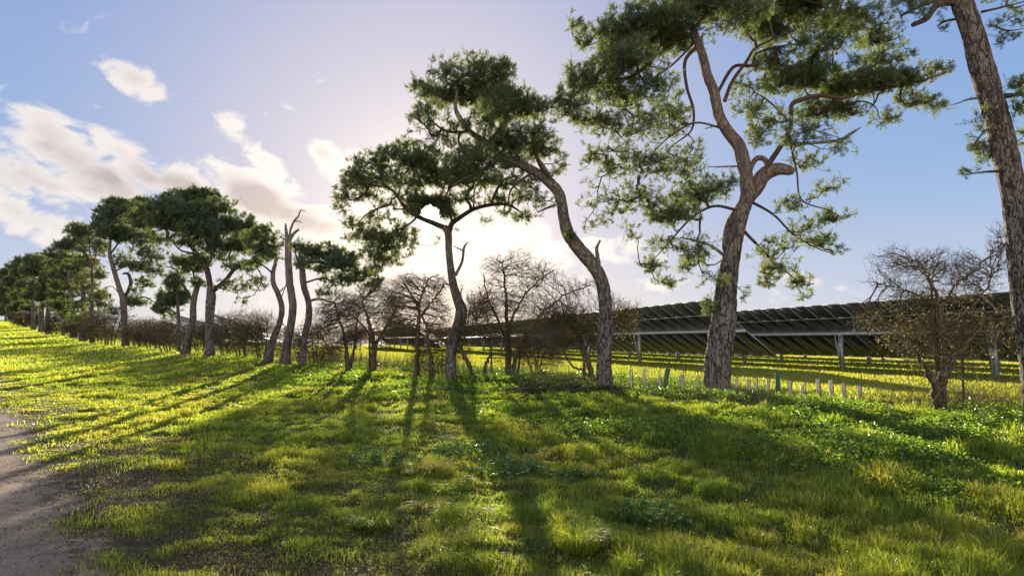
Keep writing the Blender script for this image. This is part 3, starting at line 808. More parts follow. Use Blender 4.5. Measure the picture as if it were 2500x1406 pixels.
# --- the sinuous pine in front of the sun
pine('sinuous pine whose flat open crown stands in front of the low sun', 18.5,
     [(1103, 935, 28), (1101, 869, 26), (1109, 823, 27), (1123, 784, 29), (1126, 757, 28), (1118, 732, 24), (1108, 700, 21), (1101, 656, 19), (1096, 613, 17), (1094, 571, 18), (1084, 553, 16)],
     limbs=[[(1086, 556, 13), (1049, 541, 13), (1019, 528, 11), (990, 508, 10), (972, 481, 9), (950, 460, 7), (905, 450, 5), (870, 420, 3)],
            [(1097, 566, 13), (1104, 545, 13), (1122, 532, 11), (1156, 511, 10), (1199, 500, 9), (1240, 500, 7), (1275, 520, 4)],
            [(1199, 500, 7), (1210, 470, 7), (1230, 440, 5), (1260, 430, 3)],
            [(1019, 528, 6), (1002, 545, 5), (975, 560, 5), (940, 580, 3), (920, 610, 2)],
            [(972, 481, 6), (985, 430, 5), (1010, 400, 4), (1000, 370, 2)], [(1104, 545, 6), (1090, 480, 5), (1110, 440, 4)], [(950, 500, 5), (900, 520, 4), (860, 560, 2)],
            [(1156, 511, 5), (1160, 460, 4), (1190, 430, 3)]],
     dead=[[(1112, 672, 9), (1128, 639, 7), (1133, 605, 6), (1143, 590, 2)], [(1131, 612, 4), (1118, 606, 3), (1106, 600, 1)]],
     clumps=[(905, 400, 45, 30, 1.2), (960, 380, 45, 28, 1.2), (1010, 385, 45, 35, 1.4), (870, 430, 38, 28, 1.0), (935, 430, 55, 30, 1.3), (1050, 400, 50, 40, 1.4), (840, 470, 32, 28, 1.0), (890, 470, 45, 30, 1.1), (835, 510, 28, 25, .9), (860, 545, 30, 22, .8),
             (990, 440, 55, 28, 1.2), (1080, 440, 55, 32, 1.3), (1140, 430, 60, 30, 1.3), (1200, 440, 60, 28, 1.0), (1250, 450, 50, 24, .9), (1010, 480, 40, 22, .8), (960, 500, 45, 20, .5), (930, 530, 45, 22, .6), (1090, 490, 40, 22, 1.0), (1150, 480, 50, 22, .9), (1215, 490, 50, 18, .8),
             (1280, 480, 40, 22, .7), (1280, 530, 38, 16, .7), (900, 570, 45, 26, 1.2), (940, 590, 55, 30, 1.2), (975, 570, 40, 28, 1.0), (930, 625, 50, 26, 1.2), (985, 615, 28, 24, .7), (890, 610, 30, 22, .6), (1070, 590, 22, 10, .5), (1010, 590, 20, 20, .5),
             (1170, 545, 25, 10, .5), (1130, 560, 20, 10, .4), (1040, 488, 34, 16, 1.1), (1004, 520, 26, 14, 2.6), (1094, 520, 24, 16, 2.4), (1050, 496, 40, 12, 2.6), (1020, 490, 30, 16, 2.0), (1075, 498, 26, 16, 2.0), (1085, 505, 26, 16, 1.0), (1015, 510, 22, 14, 1.0), (1040, 440, 50, 30, .9), (1000, 400, 45, 26, 1.0), (1120, 400, 50, 26, .8), (950, 460, 45, 16, .6), (925, 375, 30, 18, .9), (985, 355, 30, 20, .9), (870, 395, 22, 16, .8), (822, 490, 20, 18, .8), (1235, 520, 30, 14, .6), (850, 580, 22, 16, .7), (965, 640, 22, 16, .8), (915, 650, 22, 14, .8), (1010, 505, 30, 16, .7), (1095, 520, 35, 16, .8), (880, 440, 55, 35, 1.0)],
     dens=52, K=5, Mn=30, seed=9, sides=44, mat='bark_mid', dscale=1.1, needle=(.13, .08, .006), gap=(1050, 521, 21))

# --- right edge pine
pine('leaning pine trunk cut by the right edge of the photo', 11.0,
     [(2548, 1020, 80), (2540, 960, 74), (2530, 900, 70), (2518, 820, 66), (2503, 740, 60), (2492, 650, 54), (2486, 560, 54), (2470, 450, 56), (2446, 340, 57), (2421, 250, 56), (2396, 160, 55), (2372, 70, 52), (2345, 0, 50), (2320, -70, 40)],
     limbs=[[(2345, 5, 20), (2290, 12, 17), (2262, 45, 15), (2228, 62, 11)], [(2350, 45, 8), (2310, 52, 6), (2288, 64, 3)], [(2320, -10, 12), (2250, 15, 8), (2200, 40, 4)],
            [(2395, 30, 7), (2440, 20, 5), (2500, 5, 3)], [(2415, 60, 5), (2460, 75, 4), (2500, 70, 2)], [(2450, 235, 14), (2500, 230, 10)], [(2440, 300, 8), (2405, 320, 5), (2380, 350, 3)], [(2445, 418, 8), (2405, 420, 5), (2370, 425, 2)]],
     dead=[[(2402, 238, 8), (2365, 243, 5), (2340, 252, 3), (2312, 259, 1)]],
     clumps=[(2260, 25, 40, 26, .6), (2310, 60, 30, 18, .3), (2215, 20, 40, 40, .7), (2440, 10, 35, 22, .6), (2460, 70, 40, 22, .5), (2480, 30, 30, 40, .4), (2445, 100, 35, 14, .4), (2490, 205, 28, 28, 1.3), (2490, 260, 25, 34, 1.1),
             (2400, 300, 26, 34, 1.1), (2385, 350, 26, 32, 1.2), (2405, 390, 28, 26, 1.0), (2375, 420, 18, 12, .9), (2350, -40, 150, 40, .5), (2490, 330, 20, 40, .5)],
     dens=75, K=5, Mn=30, seed=12, sides=64, mat='bark_edge', dscale=.5, needle=(.12, .07, .005))

# --- group left of centre
pine('slender leaning pine with a low flat crown beside the bare dead trunk', 24.0,
     [(738, 885, 18), (743, 827, 15), (754, 776, 17), (753, 737, 15), (742, 699, 16), (738, 656, 15), (741, 625, 12)],
     limbs=[[(741, 640, 8), (780, 640, 7), (830, 655, 5), (890, 670, 3), (925, 690, 2)], [(740, 650, 6), (725, 630, 5), (720, 610, 3)], [(745, 690, 5), (790, 680, 4), (850, 700, 2)]],
     dead=[[(755, 735, 7), (780, 730, 6), (823, 741, 2)]],
     clumps=[(735, 605, 30, 18, 1.2), (770, 620, 40, 24, 1.5), (815, 625, 40, 28, 1.5), (800, 600, 18, 12, .8), (850, 640, 40, 26, 1.5), (890, 665, 36, 20, 1.3), (920, 690, 24, 14, 1.2), (790, 650, 50, 20, 1.1), (730, 640, 24, 20, 1.0), (850, 680, 45, 20, .9), (810, 690, 40, 20, .5), (790, 715, 30, 14, .5), (900, 700, 30, 14, .8), (925, 655, 14, 14, .6)],
     dens=42, K=5, Mn=22, seed=21, sides=24, mat='bark_mid', nmat='needle_far', dscale=.8, needle=(.15, .10, .010), step=.2)

sn = pine('tall dead pine trunk with pale bare forked top and no foliage', 25.5,
     [(697, 880, 26), (701, 840, 21), (709, 800, 19), (715, 754, 19), (712, 720, 18), (707, 690, 18), (704, 639, 17), (704, 600, 17), (703, 582, 15)],
     limbs=[], clumps=[], dead=[[(703, 590, 11), (699, 568, 9), (697, 546, 4)], [(706, 588, 11), (716, 572, 9), (730, 560, 6)], [(707, 585, 6), (709, 562, 6), (718, 540, 5), (729, 527, 4), (734, 514, 3), (746, 516, 1)], [(719, 540, 4), (731, 541, 2), (738, 545, 1)], [(700, 580, 3), (690, 572, 2), (680, 568, 1)]],
     seed=23, sides=24, mat='bark_dead', cat='dead tree', name='dead_tree', group='dead trunks in the shelter belt')

pine('crooked bare pine trunk just left of the pale dead trunk', 27.0,
     [(655, 878, 22), (666, 830, 17), (682, 790, 14), (688, 752, 14), (679, 718, 13), (667, 690, 12), (667, 665, 11), (673, 640, 8), (674, 612, 5)],
     limbs=[[(668, 670, 5), (645, 650, 4), (620, 640, 3)], [(684, 735, 3), (700, 690, 2)]], dead=[[(680, 715, 4), (696, 700, 2)]],
     clumps=[(625, 580, 35, 26, 1.3), (655, 570, 30, 24, 1.2), (640, 610, 45, 24, 1.2), (680, 590, 22, 22, .8), (665, 630, 30, 18, .6), (620, 640, 30, 18, .7)],
     dens=38, K=5, Mn=22, seed=25, sides=20, mat='bark_mid', nmat='needle_far', needle=(.16, .11, .011), step=.22)

pine('domed pine with a wide umbrella crown and two arching limbs', 33.0,
     [(512, 862, 23), (511, 810, 20), (512, 766, 21), (515, 730, 23), (516, 700, 20)],
     limbs=[[(516, 712, 15), (504, 655, 15), (483, 625, 12), (462, 595, 9), (430, 563, 6), (400, 540, 4)], [(518, 712, 13), (550, 685, 11), (573, 657, 10), (615, 635, 8), (650, 630, 5)],
            [(504, 655, 8), (530, 600, 7), (560, 560, 5), (580, 530, 3)], [(573, 657, 6), (560, 620, 5), (590, 590, 3)], [(615, 635, 4), (640, 680, 3), (620, 720, 2)], [(480, 620, 6), (440, 610, 4), (410, 575, 3)]],
     dead=[[(440, 672, 4), (425, 655, 4), (400, 650, 2)], [(420, 655, 3), (415, 640, 2), (412, 632, 1)]],
     clumps=[(455, 485, 55, 22, 1.4), (500, 480, 45, 22, 1.4), (545, 505, 45, 24, 1.4), (410, 505, 55, 24, 1.5), (370, 520, 45, 24, 1.5), (590, 545, 40, 28, 1.4), (470, 520, 70, 28, 1.6), (540, 550, 60, 28, 1.6), (415, 545, 60, 24, 1.5), (490, 560, 60, 26, 1.4),
             (345, 545, 35, 26, 1.2), (620, 580, 32, 30, 1.3), (580, 595, 50, 26, 1.2), (525, 600, 45, 24, 1.0), (460, 590, 40, 20, .8), (395, 585, 36, 22, .6), (640, 620, 30, 20, .9), (590, 650, 50, 18, .5), (560, 700, 40, 22, .35), (620, 690, 40, 26, .35), (600, 735, 30, 14, .3), (550, 625, 40, 18, .6), (480, 630, 30, 18, .6)],
     dens=34, K=5, Mn=20, seed=31, sides=24, mat='bark', nmat='needle_far', dscale=1.2, needle=(.18, .12, .014), step=.25)

pine('dark leaning pine trunk close to the left of the domed pine', 34.5,
     [(453, 862, 22), (462, 820, 18), (471, 785, 16), (472, 745, 15), (480, 705, 14), (492, 680, 10)],
     limbs=[[(472, 740, 8), (450, 700, 6), (430, 680, 4)], [(480, 705, 6), (470, 660, 4), (450, 630, 3)]],
     clumps=[(470, 650, 36, 26, .9), (440, 640, 30, 20, .8), (500, 640, 24, 20, .8), (480, 690, 24, 18, .6)],
     dens=34, K=5, Mn=20, seed=33, sides=18, mat='bark_mid', nmat='needle_far', needle=(.18, .12, .014), step=.25)

pine('short bushy dark pine low between two taller trunks', 37.0,
     [(436, 855, 10), (438, 800, 9), (434, 750, 8), (432, 700, 6), (434, 670, 4)],
     limbs=[], clumps=[(425, 690, 28, 24, 1.6), (445, 665, 22, 20, 1.2), (410, 730, 30, 24, 1.7), (440, 730, 26, 26, 1.6), (395, 755, 24, 14, 1.3), (420, 770, 26, 14, 1.0)],
     dens=34, K=5, Mn=20, seed=35, sides=12, mat='bark_mid', nmat='needle_far', needle=(.18, .12, .014), step=.25, dscale=.4)

pine('forked pine with a hooked side stem standing clear of its neighbours', 45.0,
     [(307, 847, 19), (305, 810, 17), (304, 775, 15), (301, 738, 15), (298, 722, 14), (287, 688, 12), (276, 650, 11), (268, 620, 9), (270, 580, 6)],
     limbs=[[(300, 728, 10), (312, 712, 9), (319, 694, 9), (318, 680, 8), (312, 668, 7), (300, 668, 4)], [(270, 620, 5), (300, 580, 4), (330, 560, 3)], [(300, 730, 3), (275, 700, 2), (250, 705, 2)], [(305, 740, 3), (350, 725, 3), (380, 740, 2)], [(285, 660, 4), (330, 640, 3), (370, 640, 2)]],
     clumps=[(290, 500, 38, 18, 1.5), (265, 525, 40, 24, 1.5), (310, 530, 45, 24, 1.5), (345, 500, 30, 18, 1.3), (270, 565, 40, 26, 1.4), (310, 575, 40, 24, 1.1), (245, 550, 28, 24, 1.2), (340, 605, 40, 22, .7), (370, 620, 36, 20, .6), (350, 650, 45, 20, .6), (300, 640, 30, 24, .5), (350, 700, 36, 22, .6), (330, 735, 36, 18, .7), (280, 760, 20, 14, .4), (360, 580, 30, 20, .8), (375, 670, 25, 14, .5)],
     dens=24, K=5, Mn=18, seed=41, sides=20, mat='bark_mid', nmat='needle_far', dscale=1.0, needle=(.22, .15, .019), step=.32)

far = [
    ('straight twin-looking pine with ivy at mid height behind the forked pine', 51, [(224, 838, 10), (224, 780, 9), (225, 720, 8), (224, 660, 6), (220, 620, 4)], [(215, 570, 34, 20, 1.4), (190, 560, 30, 16, 1.2), (240, 600, 30, 22, 1.1), (210, 620, 34, 22, 1.0), (240, 670, 26, 18, .8), (250, 740, 30, 14, 1.0), (230, 760, 26, 12, .9)]),
    ('grey pine with a slightly swollen trunk next in line beyond the forked pine', 54, [(204, 835, 17), (204, 790, 14), (206, 750, 12), (202, 710, 11), (196, 670, 8), (196, 630, 5)], [(195, 590, 34, 22, 1.4), (170, 600, 30, 18, 1.2), (210, 640, 34, 22, 1.0), (180, 650, 30, 20, .9), (215, 700, 30, 18, .7), (240, 715, 24, 14, .9), (190, 745, 28, 12, 1.0)]),
    ('pine with a low dark bough drooping beside its stout trunk', 60, [(180, 830, 17), (179, 790, 14), (176, 755, 12), (172, 710, 9), (168, 660, 6)], [(160, 605, 34, 18, 1.4), (140, 620, 30, 18, 1.3), (175, 640, 34, 22, 1.2), (150, 670, 30, 22, 1.1), (180, 700, 30, 20, 1.0), (150, 745, 26, 16, 1.4), (165, 770, 26, 14, 1.2)]),
    ('thin leaning young pine in the gap of the distant row', 65, [(154, 822, 8), (158, 790, 7), (160, 750, 6), (158, 700, 4)], [(150, 640, 30, 20, 1.3), (130, 650, 28, 18, 1.2), (155, 690, 28, 20, 1.1), (140, 720, 26, 18, 1.0), (155, 750, 22, 18, 1.2)]),
    ('pale-trunked distant pine, right one of a close pair', 72, [(118, 815, 13), (117, 780, 11), (118, 740, 9), (120, 690, 6)], [(120, 640, 30, 18, 1.4), (100, 640, 28, 18, 1.3), (125, 680, 28, 22, 1.2), (105, 710, 26, 20, 1.1), (130, 735, 24, 14, 1.2)]),
    ('pale-trunked distant pine, left one of a close pair', 75, [(102, 811, 15), (101, 780, 13), (102, 740, 10), (100, 690, 6)], [(90, 635, 30, 16, 1.4), (110, 650, 26, 18, 1.2), (80, 660, 28, 20, 1.3), (95, 700, 28, 22, 1.1), (75, 720, 24, 18, 1.1)]),
    ('distant pine with a darker trunk just left of the pale pair', 83, [(83, 806, 11), (80, 775, 9), (80, 735, 8), (78, 690, 5)], [(65, 640, 28, 14, 1.4), (80, 655, 26, 18, 1.3), (55, 665, 26, 18, 1.3), (70, 700, 28, 22, 1.2), (50, 720, 22, 16, 1.2)]),
    ('far pine whose crown merges into the hedge, its trunk thin', 97, [(62, 800, 7), (60, 770, 6), (60, 730, 5), (58, 690, 3)], [(45, 650, 26, 14, 1.4), (55, 670, 24, 18, 1.3), (35, 690, 24, 18, 1.3), (50, 720, 26, 20, 1.2), (40, 750, 22, 14, 1.0)]),
    ('second farthest pine in view at the left end of the row', 120, [(38, 794, 6), (37, 765, 5), (36, 730, 4)], [(25, 665, 24, 14, 1.4), (35, 690, 22, 16, 1.3), (18, 705, 22, 18, 1.3), (30, 735, 22, 18, 1.2), (40, 765, 18, 14, 1.2)]),
    ('farthest pine in view, small crown against the left edge of the photo', 150, [(14, 787, 5), (13, 765, 4), (12, 740, 3)], [(5, 675, 20, 12, 1.4), (15, 700, 18, 14, 1.3), (0, 710, 18, 16, 1.3), (10, 735, 18, 16, 1.2), (5, 760, 18, 12, 1.2), (-15, 700, 20, 30, 1.2)]),
]
for k, (lb, D, tr, cl) in enumerate(far):
    sc_ = D / 15.
    bx_, by_ = tr[0][0], tr[0][1]; ty = min(c[1] for c in cl); rr_ = random.Random(k)
    for yy in np.arange(ty + 60, by_ - 48, 26):
        cl = cl + [(bx_ + rr_.uniform(-22, 22), yy, rr_.uniform(16, 26), rr_.uniform(10, 16), rr_.uniform(.5, 1.0))]
    # spread of each crown doubles as real depth; the same flat-topped shape seen along the row
    pine(lb, D, tr, limbs=[[(tr[-2][0], tr[-2][1], 4), ((tr[-2][0] + c[0]) / 2, (tr[-2][1] + c[1]) / 2, 3), (c[0], c[1], 2)] for c in cl[:4]],
         clumps=cl, dens=16, K=5, Mn=11, seed=50 + k, sides=14, mat='bark_mid', nmat='needle_far', dscale=1.3,
         needle=(.12 + .0022 * D, .09 + .0014 * D, .0005 * D), step=.5)

# ------------------------------------------------------------------ hawthorns
def thorn(label, px, d, stems, clumps, tips, seed=1, r=.05, mat='hawthorn', leaves_n=0, leafmat='dryleaf', group='bare thorn bushes in the hedge', cat='thorn bush', name='hawthorn_bush', lclumps=None, twig=.16):
    rng = np.random.default_rng(seed)
    b = base_at(px, d)
    root = empty(name, b, label, cat, group)
    skel = []; ps = []
    for sidx, s_ in enumerate(stems):
        off = rng.uniform(-.3, .3)
        l2 = [(p[0], p[1], p[2], off * k) for k, p in enumerate(s_)]
        a, rr = poly(l2, d)
        a = a + np.vstack([np.zeros(3), rng.normal(0, .015, (len(a) - 1, 3))])
        a[0, 2] = min(a[0, 2], float(ground_z(a[0, 0], a[0, 1])) - .05)
        V, Q, T = tube(a, rr, 9, .2, seed)
        nmesh('stem', V, T, Q, M[mat], root, smooth=True, origin=b)
        skel.append(a)
    tp = []
    px2m = d / F
    tot = sum(c[2] * c[3] * (c[4] if len(c) > 4 else 1) for c in clumps)
    for c in clumps:
        n = max(6, int(7 * tips * c[2] * c[3] * (c[4] if len(c) > 4 else 1) / tot))
        v = norm(rng.normal(size=(n, 3))) * (rng.random((n, 1)) ** .55) * np.where(rng.random((n, 1)) < .12, rng.uniform(1.1, 1.55, (n, 1)), 1)
        tp.append(P(c[0], c[1], d, rng.uniform(-.3, .3)) + v * np.array([c[2] * px2m, min(1.1, .8 * c[2] * px2m), c[3] * px2m]))
    tp = np.vstack(tp)
    gz = ground_z(tp[:, 0], tp[:, 1]); tp[:, 2] = np.maximum(tp[:, 2], gz + .15)
    nodes, par, cnt, ns, tipn = grow(np.vstack(skel), tp, .13 + .002 * d, .12, seed, alpha=.8)
    rmin = max(.0024, .085 * d / 680)
    ps.append(branch_mesh(nodes, par, cnt, ns, rmin, .0015, .03, 4))
    # thorny end twigs
    k = 3
    ii = np.repeat(np.arange(ns, len(nodes)), 1); ii = ii[rng.random(len(ii)) < .8]
    A = np.repeat(nodes[ii], k, 0)
    dd = np.repeat(norm(nodes[ii] - nodes[par[ii]]), k, 0)
    B = A + norm(dd * 1.0 + rng.normal(0, .5, A.shape) + [0, 0, .2]) * rng.uniform(.2, 1, (len(A), 1)) ** 1.5 * twig * 1.6
    ps.append(prisms(A, B, np.full(len(A), rmin * .75), np.full(len(A), rmin * .35), 3))
    V, Q, T = join(ps)
    nmesh('twigs', V, T, Q, M[mat], root, origin=b)
    if leaves_n:
        src = B
        if lclumps is not None:
            keep = np.zeros(len(B), bool)
            for c in lclumps:
                C = P(c[0], c[1], d)
                keep |= (((B[:, 0] - C[0]) / (c[2] * px2m)) ** 2 + ((B[:, 2] - C[2]) / (c[3] * px2m)) ** 2) < 1
            src = B[keep]
        if len(src):
            C = src[rng.integers(0, len(src), leaves_n)] + rng.normal(0, .03, (leaves_n, 3))
            D_ = norm(rng.normal(size=(leaves_n, 3)))
            L = rng.uniform(.022, .05, leaves_n) * max(1, d / 16)
            V, T, at = leaves(C, D_, L, L * .6, rng.random(leaves_n))
            nmesh('leaves', V, T, None, M[leafmat], root, attr=at, origin=b)
    return root

thorn('thorn bush with a bare fan of twigs above a dense brown base, near right edge', 2292, 11.6,
      [[(2292, 1010, 26), (2296, 960, 23), (2300, 925, 25), (2330, 880, 14), (2370, 830, 8), (2400, 780, 5)], [(2290, 1005, 20), (2285, 950, 22), (2262, 900, 12), (2240, 860, 8), (2200, 820, 4)], [(2298, 950, 20), (2310, 890, 12), (2300, 820, 10), (2290, 740, 9), (2275, 690, 7), (2250, 650, 4)],
       [(2295, 760, 8), (2330, 700, 6), (2380, 660, 5), (2430, 610, 3)], [(2290, 750, 7), (2240, 720, 5), (2180, 700, 3), (2135, 690, 2)], [(2278, 690, 6), (2240, 640, 4), (2170, 615, 2)], [(2340, 780, 6), (2400, 720, 4), (2430, 650, 3), (2455, 590, 2)]],
      [(2290, 650, 110, 42, .5), (2190, 640, 70, 40, .35), (2170, 690, 60, 22, .35), (2240, 720, 100, 40, .4), (2370, 690, 70, 60, .5), (2440, 610, 30, 70, .5), (2290, 800, 120, 55, .5), (2220, 820, 80, 45, .35), (2380, 820, 80, 50, .45), (2300, 880, 90, 40, .5), (2450, 800, 50, 60, .4), (2120, 780, 50, 40, .3)],
      620, seed=61, leaves_n=3000, lclumps=[(2300, 820, 230, 110)], twig=.12)

thorn('tall spreading bare thorn with a whitish split foot, between the sinuous and swept pines', 1245, 19.0,
      [[(1243, 925, 16), (1242, 870, 16), (1238, 800, 11), (1236, 740, 8), (1232, 680, 5), (1225, 640, 3)], [(1250, 920, 12), (1262, 860, 11), (1290, 810, 8), (1330, 760, 6), (1380, 720, 4), (1430, 700, 3)], [(1240, 840, 8), (1215, 780, 6), (1190, 720, 4), (1180, 670, 3)],
       [(1240, 800, 7), (1270, 740, 5), (1310, 690, 4), (1350, 660, 3)], [(1262, 860, 6), (1310, 850, 5), (1350, 820, 3)]],
      [(1215, 660, 45, 45, .8), (1270, 650, 50, 45, .8), (1320, 680, 60, 45, 1), (1240, 740, 70, 60, 1.2), (1330, 760, 80, 60, 1.3), (1400, 710, 50, 35, .8), (1180, 740, 40, 60, .8), (1280, 820, 80, 40, .9), (1400, 780, 40, 50, .8), (1190, 820, 50, 40, .8), (1440, 690, 40, 15, .4), (1230, 870, 60, 20, .5), (1360, 830, 50, 30, .7)],
      900, seed=62)

thorn('leaning thorn bush tangled behind the foot of the swept pine', 1450, 17.5,
      [[(1452, 950, 18), (1440, 900, 15), (1425, 860, 13), (1415, 830, 11), (1390, 790, 8), (1350, 760, 5)], [(1425, 860, 8), (1450, 810, 6), (1490, 780, 5), (1530, 770, 3)], [(1448, 935, 8), (1425, 905, 6), (1395, 890, 5), (1370, 850, 3)]],
      [(1390, 770, 60, 40, 1.2), (1430, 810, 60, 40, 1.2), (1520, 780, 45, 45, 1.1), (1350, 790, 50, 40, .9), (1480, 740, 50, 30, .5), (1540, 750, 30, 20, .4), (1370, 840, 40, 30, .8)],
      420, seed=63, leaves_n=1500, lclumps=[(1520, 790, 60, 60), (1420, 800, 60, 30)], leafmat='dryleaf')

thorn('small crooked thorn close to the right of the sinuous pine', 1155, 18.2,
      [[(1155, 925, 11), (1145, 890, 11), (1128, 860, 9), (1118, 830, 7), (1120, 790, 4)], [(1150, 915, 7), (1138, 880, 6), (1122, 850, 4)]],
      [(1140, 800, 35, 40, 1), (1160, 760, 30, 40, .8), (1120, 720, 20, 40, .4)], 130, seed=64)
thorn('thin forked thorn right of the small crooked one', 1182, 18.8,
      [[(1180, 925, 7), (1185, 890, 7), (1200, 850, 6), (1195, 800, 4), (1180, 750, 3)], [(1200, 850, 4), (1180, 820, 3), (1160, 780, 2)]],
      [(1185, 760, 30, 60, 1), (1205, 820, 25, 30, .8), (1150, 740, 20, 40, .6)], 130, seed=65)

thorn('rounded bare thorn with two dark stems, just left of the sinuous pine', 1018, 19.6,
      [[(1016, 918, 14), (1018, 860, 12), (1020, 800, 11), (1022, 760, 8), (1005, 720, 5), (985, 690, 4)], [(1020, 780, 8), (1050, 740, 6), (1075, 710, 4), (1085, 690, 3)], [(1052, 915, 12), (1050, 860, 9), (1042, 800, 7), (1030, 770, 6)], [(1022, 760, 6), (1030, 720, 5), (1045, 680, 3)]],
      [(1000, 690, 50, 26, 1.1), (960, 725, 35, 35, 1), (1065, 700, 40, 32, 1), (1020, 740, 70, 35, 1), (1050, 800, 50, 40, .9), (975, 790, 45, 40, .9), (1080, 760, 30, 40, .8), (950, 760, 26, 30, .7)], 560, seed=66)

thorn('dense thorn on a single thick foot, second bush left of the sinuous pine', 912, 21.3,
      [[(911, 902, 15), (912, 850, 14), (908, 810, 10), (895, 770, 7), (885, 730, 4)], [(913, 850, 9), (935, 810, 7), (955, 780, 5), (965, 750, 3)], [(905, 820, 6), (880, 790, 4), (860, 770, 3)]],
      [(900, 760, 55, 35, 1.1), (950, 790, 50, 35, 1.2), (880, 810, 50, 30, 1), (940, 830, 55, 22, .9), (910, 710, 45, 30, .8), (960, 740, 36, 30, .8), (850, 750, 30, 40, .7)], 520, seed=67)

thorn('spreading multi-stemmed thorn nearest the slender leaning pine', 852, 22.0,
      [[(850, 895, 9), (845, 850, 9), (838, 810, 7), (825, 770, 5), (815, 740, 3)], [(855, 892, 8), (865, 850, 7), (870, 800, 5), (875, 760, 3)], [(846, 860, 4), (820, 850, 3), (800, 850, 2)]],
      [(830, 770, 50, 35, 1.1), (850, 820, 55, 30, 1.1), (800, 800, 35, 30, .8), (870, 740, 40, 30, .8), (800, 760, 40, 36, .8), (780, 810, 30, 22, .6), (820, 720, 40, 16, .5)], 480, seed=68)

hb = [('low brown thorn scrub behind the crooked bare trunk', 640, 29, 125, 9), ('thicket of twigs between the domed pine and the crooked trunk', 590, 31, 130, 8), ('low thorn just right of the domed pine trunk', 550, 34, 110, 7),
      ('dark thorn scrub at the foot of the dark leaning trunk', 405, 38, 90, 7), ('wispy bare bush in the gap left of the short bushy pine', 372, 41, 85, 6), ('round bare bush just right of the forked pine foot', 340, 44, 75, 6),
      ('wide brown bush filling the space left of the forked pine', 268, 47, 105, 7), ('small scrubby bush beside the straight far pine', 236, 50, 80, 5), ('tiny far thorn between the two stout distant trunks', 140, 66, 60, 4), ('faint brown scrub at the far left end of the row', 45, 105, 50, 3),
      ('leafy brown thorn against the foot of the domed pine, left side', 490, 36, 90, 6), ('twiggy thorn behind the slender leaning pine', 770, 26, 110, 7), ('thin thorn in the gap between the sinuous pine and the rounded thorn', 1075, 21.5, 130, 6),
      ('low thorn behind the tall spreading thorn', 1310, 21.5, 120, 8), ('far thorn in the shade below the distant pines', 90, 86, 50, 4), ('far scrub bush right of the faint brown scrub', 66, 96, 46, 4), ('scrubby thorn between the swollen trunk and its neighbour', 190, 57, 62, 4)]
for k, (lb, px, d, hgt, w) in enumerate(hb):
    b = base_at(px, d); pr = 835 - (b[2] - CAM_H) / d * F
    jj = random.Random(k); st_ = [[(px + o * 7, pr + 3, w * .55), (px + o * 15 + jj.uniform(-6, 6), pr - hgt * .35, w * .4), (px + o * 30 + jj.uniform(-9, 9), pr - hgt * jj.uniform(.6, .9), w * .2)] for o in (-1.3, -.4, .5, 1.2)]
    rx = hgt * .42
    thorn(lb, px, d, st_, [(px + jj.uniform(-8, 8), pr - hgt * jj.uniform(.55, .66), rx, hgt * .36, 1), (px - rx * .8, pr - hgt * jj.uniform(.3, .55), rx * .7, hgt * .3, .9), (px + rx * .8, pr - hgt * jj.uniform(.3, .55), rx * .7, hgt * .3, .9), (px, pr - hgt * .25, rx * 1.1, hgt * .2, .6)],
          260, seed=80 + k, leaves_n=260, twig=.24)

# ------------------------------------------------------------------ solar farm
AZR = math.radians(-15.8)
RD = np.array([math.sin(AZR), math.cos(AZR), 0])          # along the rows, away from the camera
PDv = np.array([math.cos(AZR), -math.sin(AZR), 0])        # to the right of it
def row_pt(x0, y): return np.array([x0 - .283 * y, y, 0.])
TUBE_H = 1.92; TILT = math.radians(36); HALF = 2.32; MW = 1.30

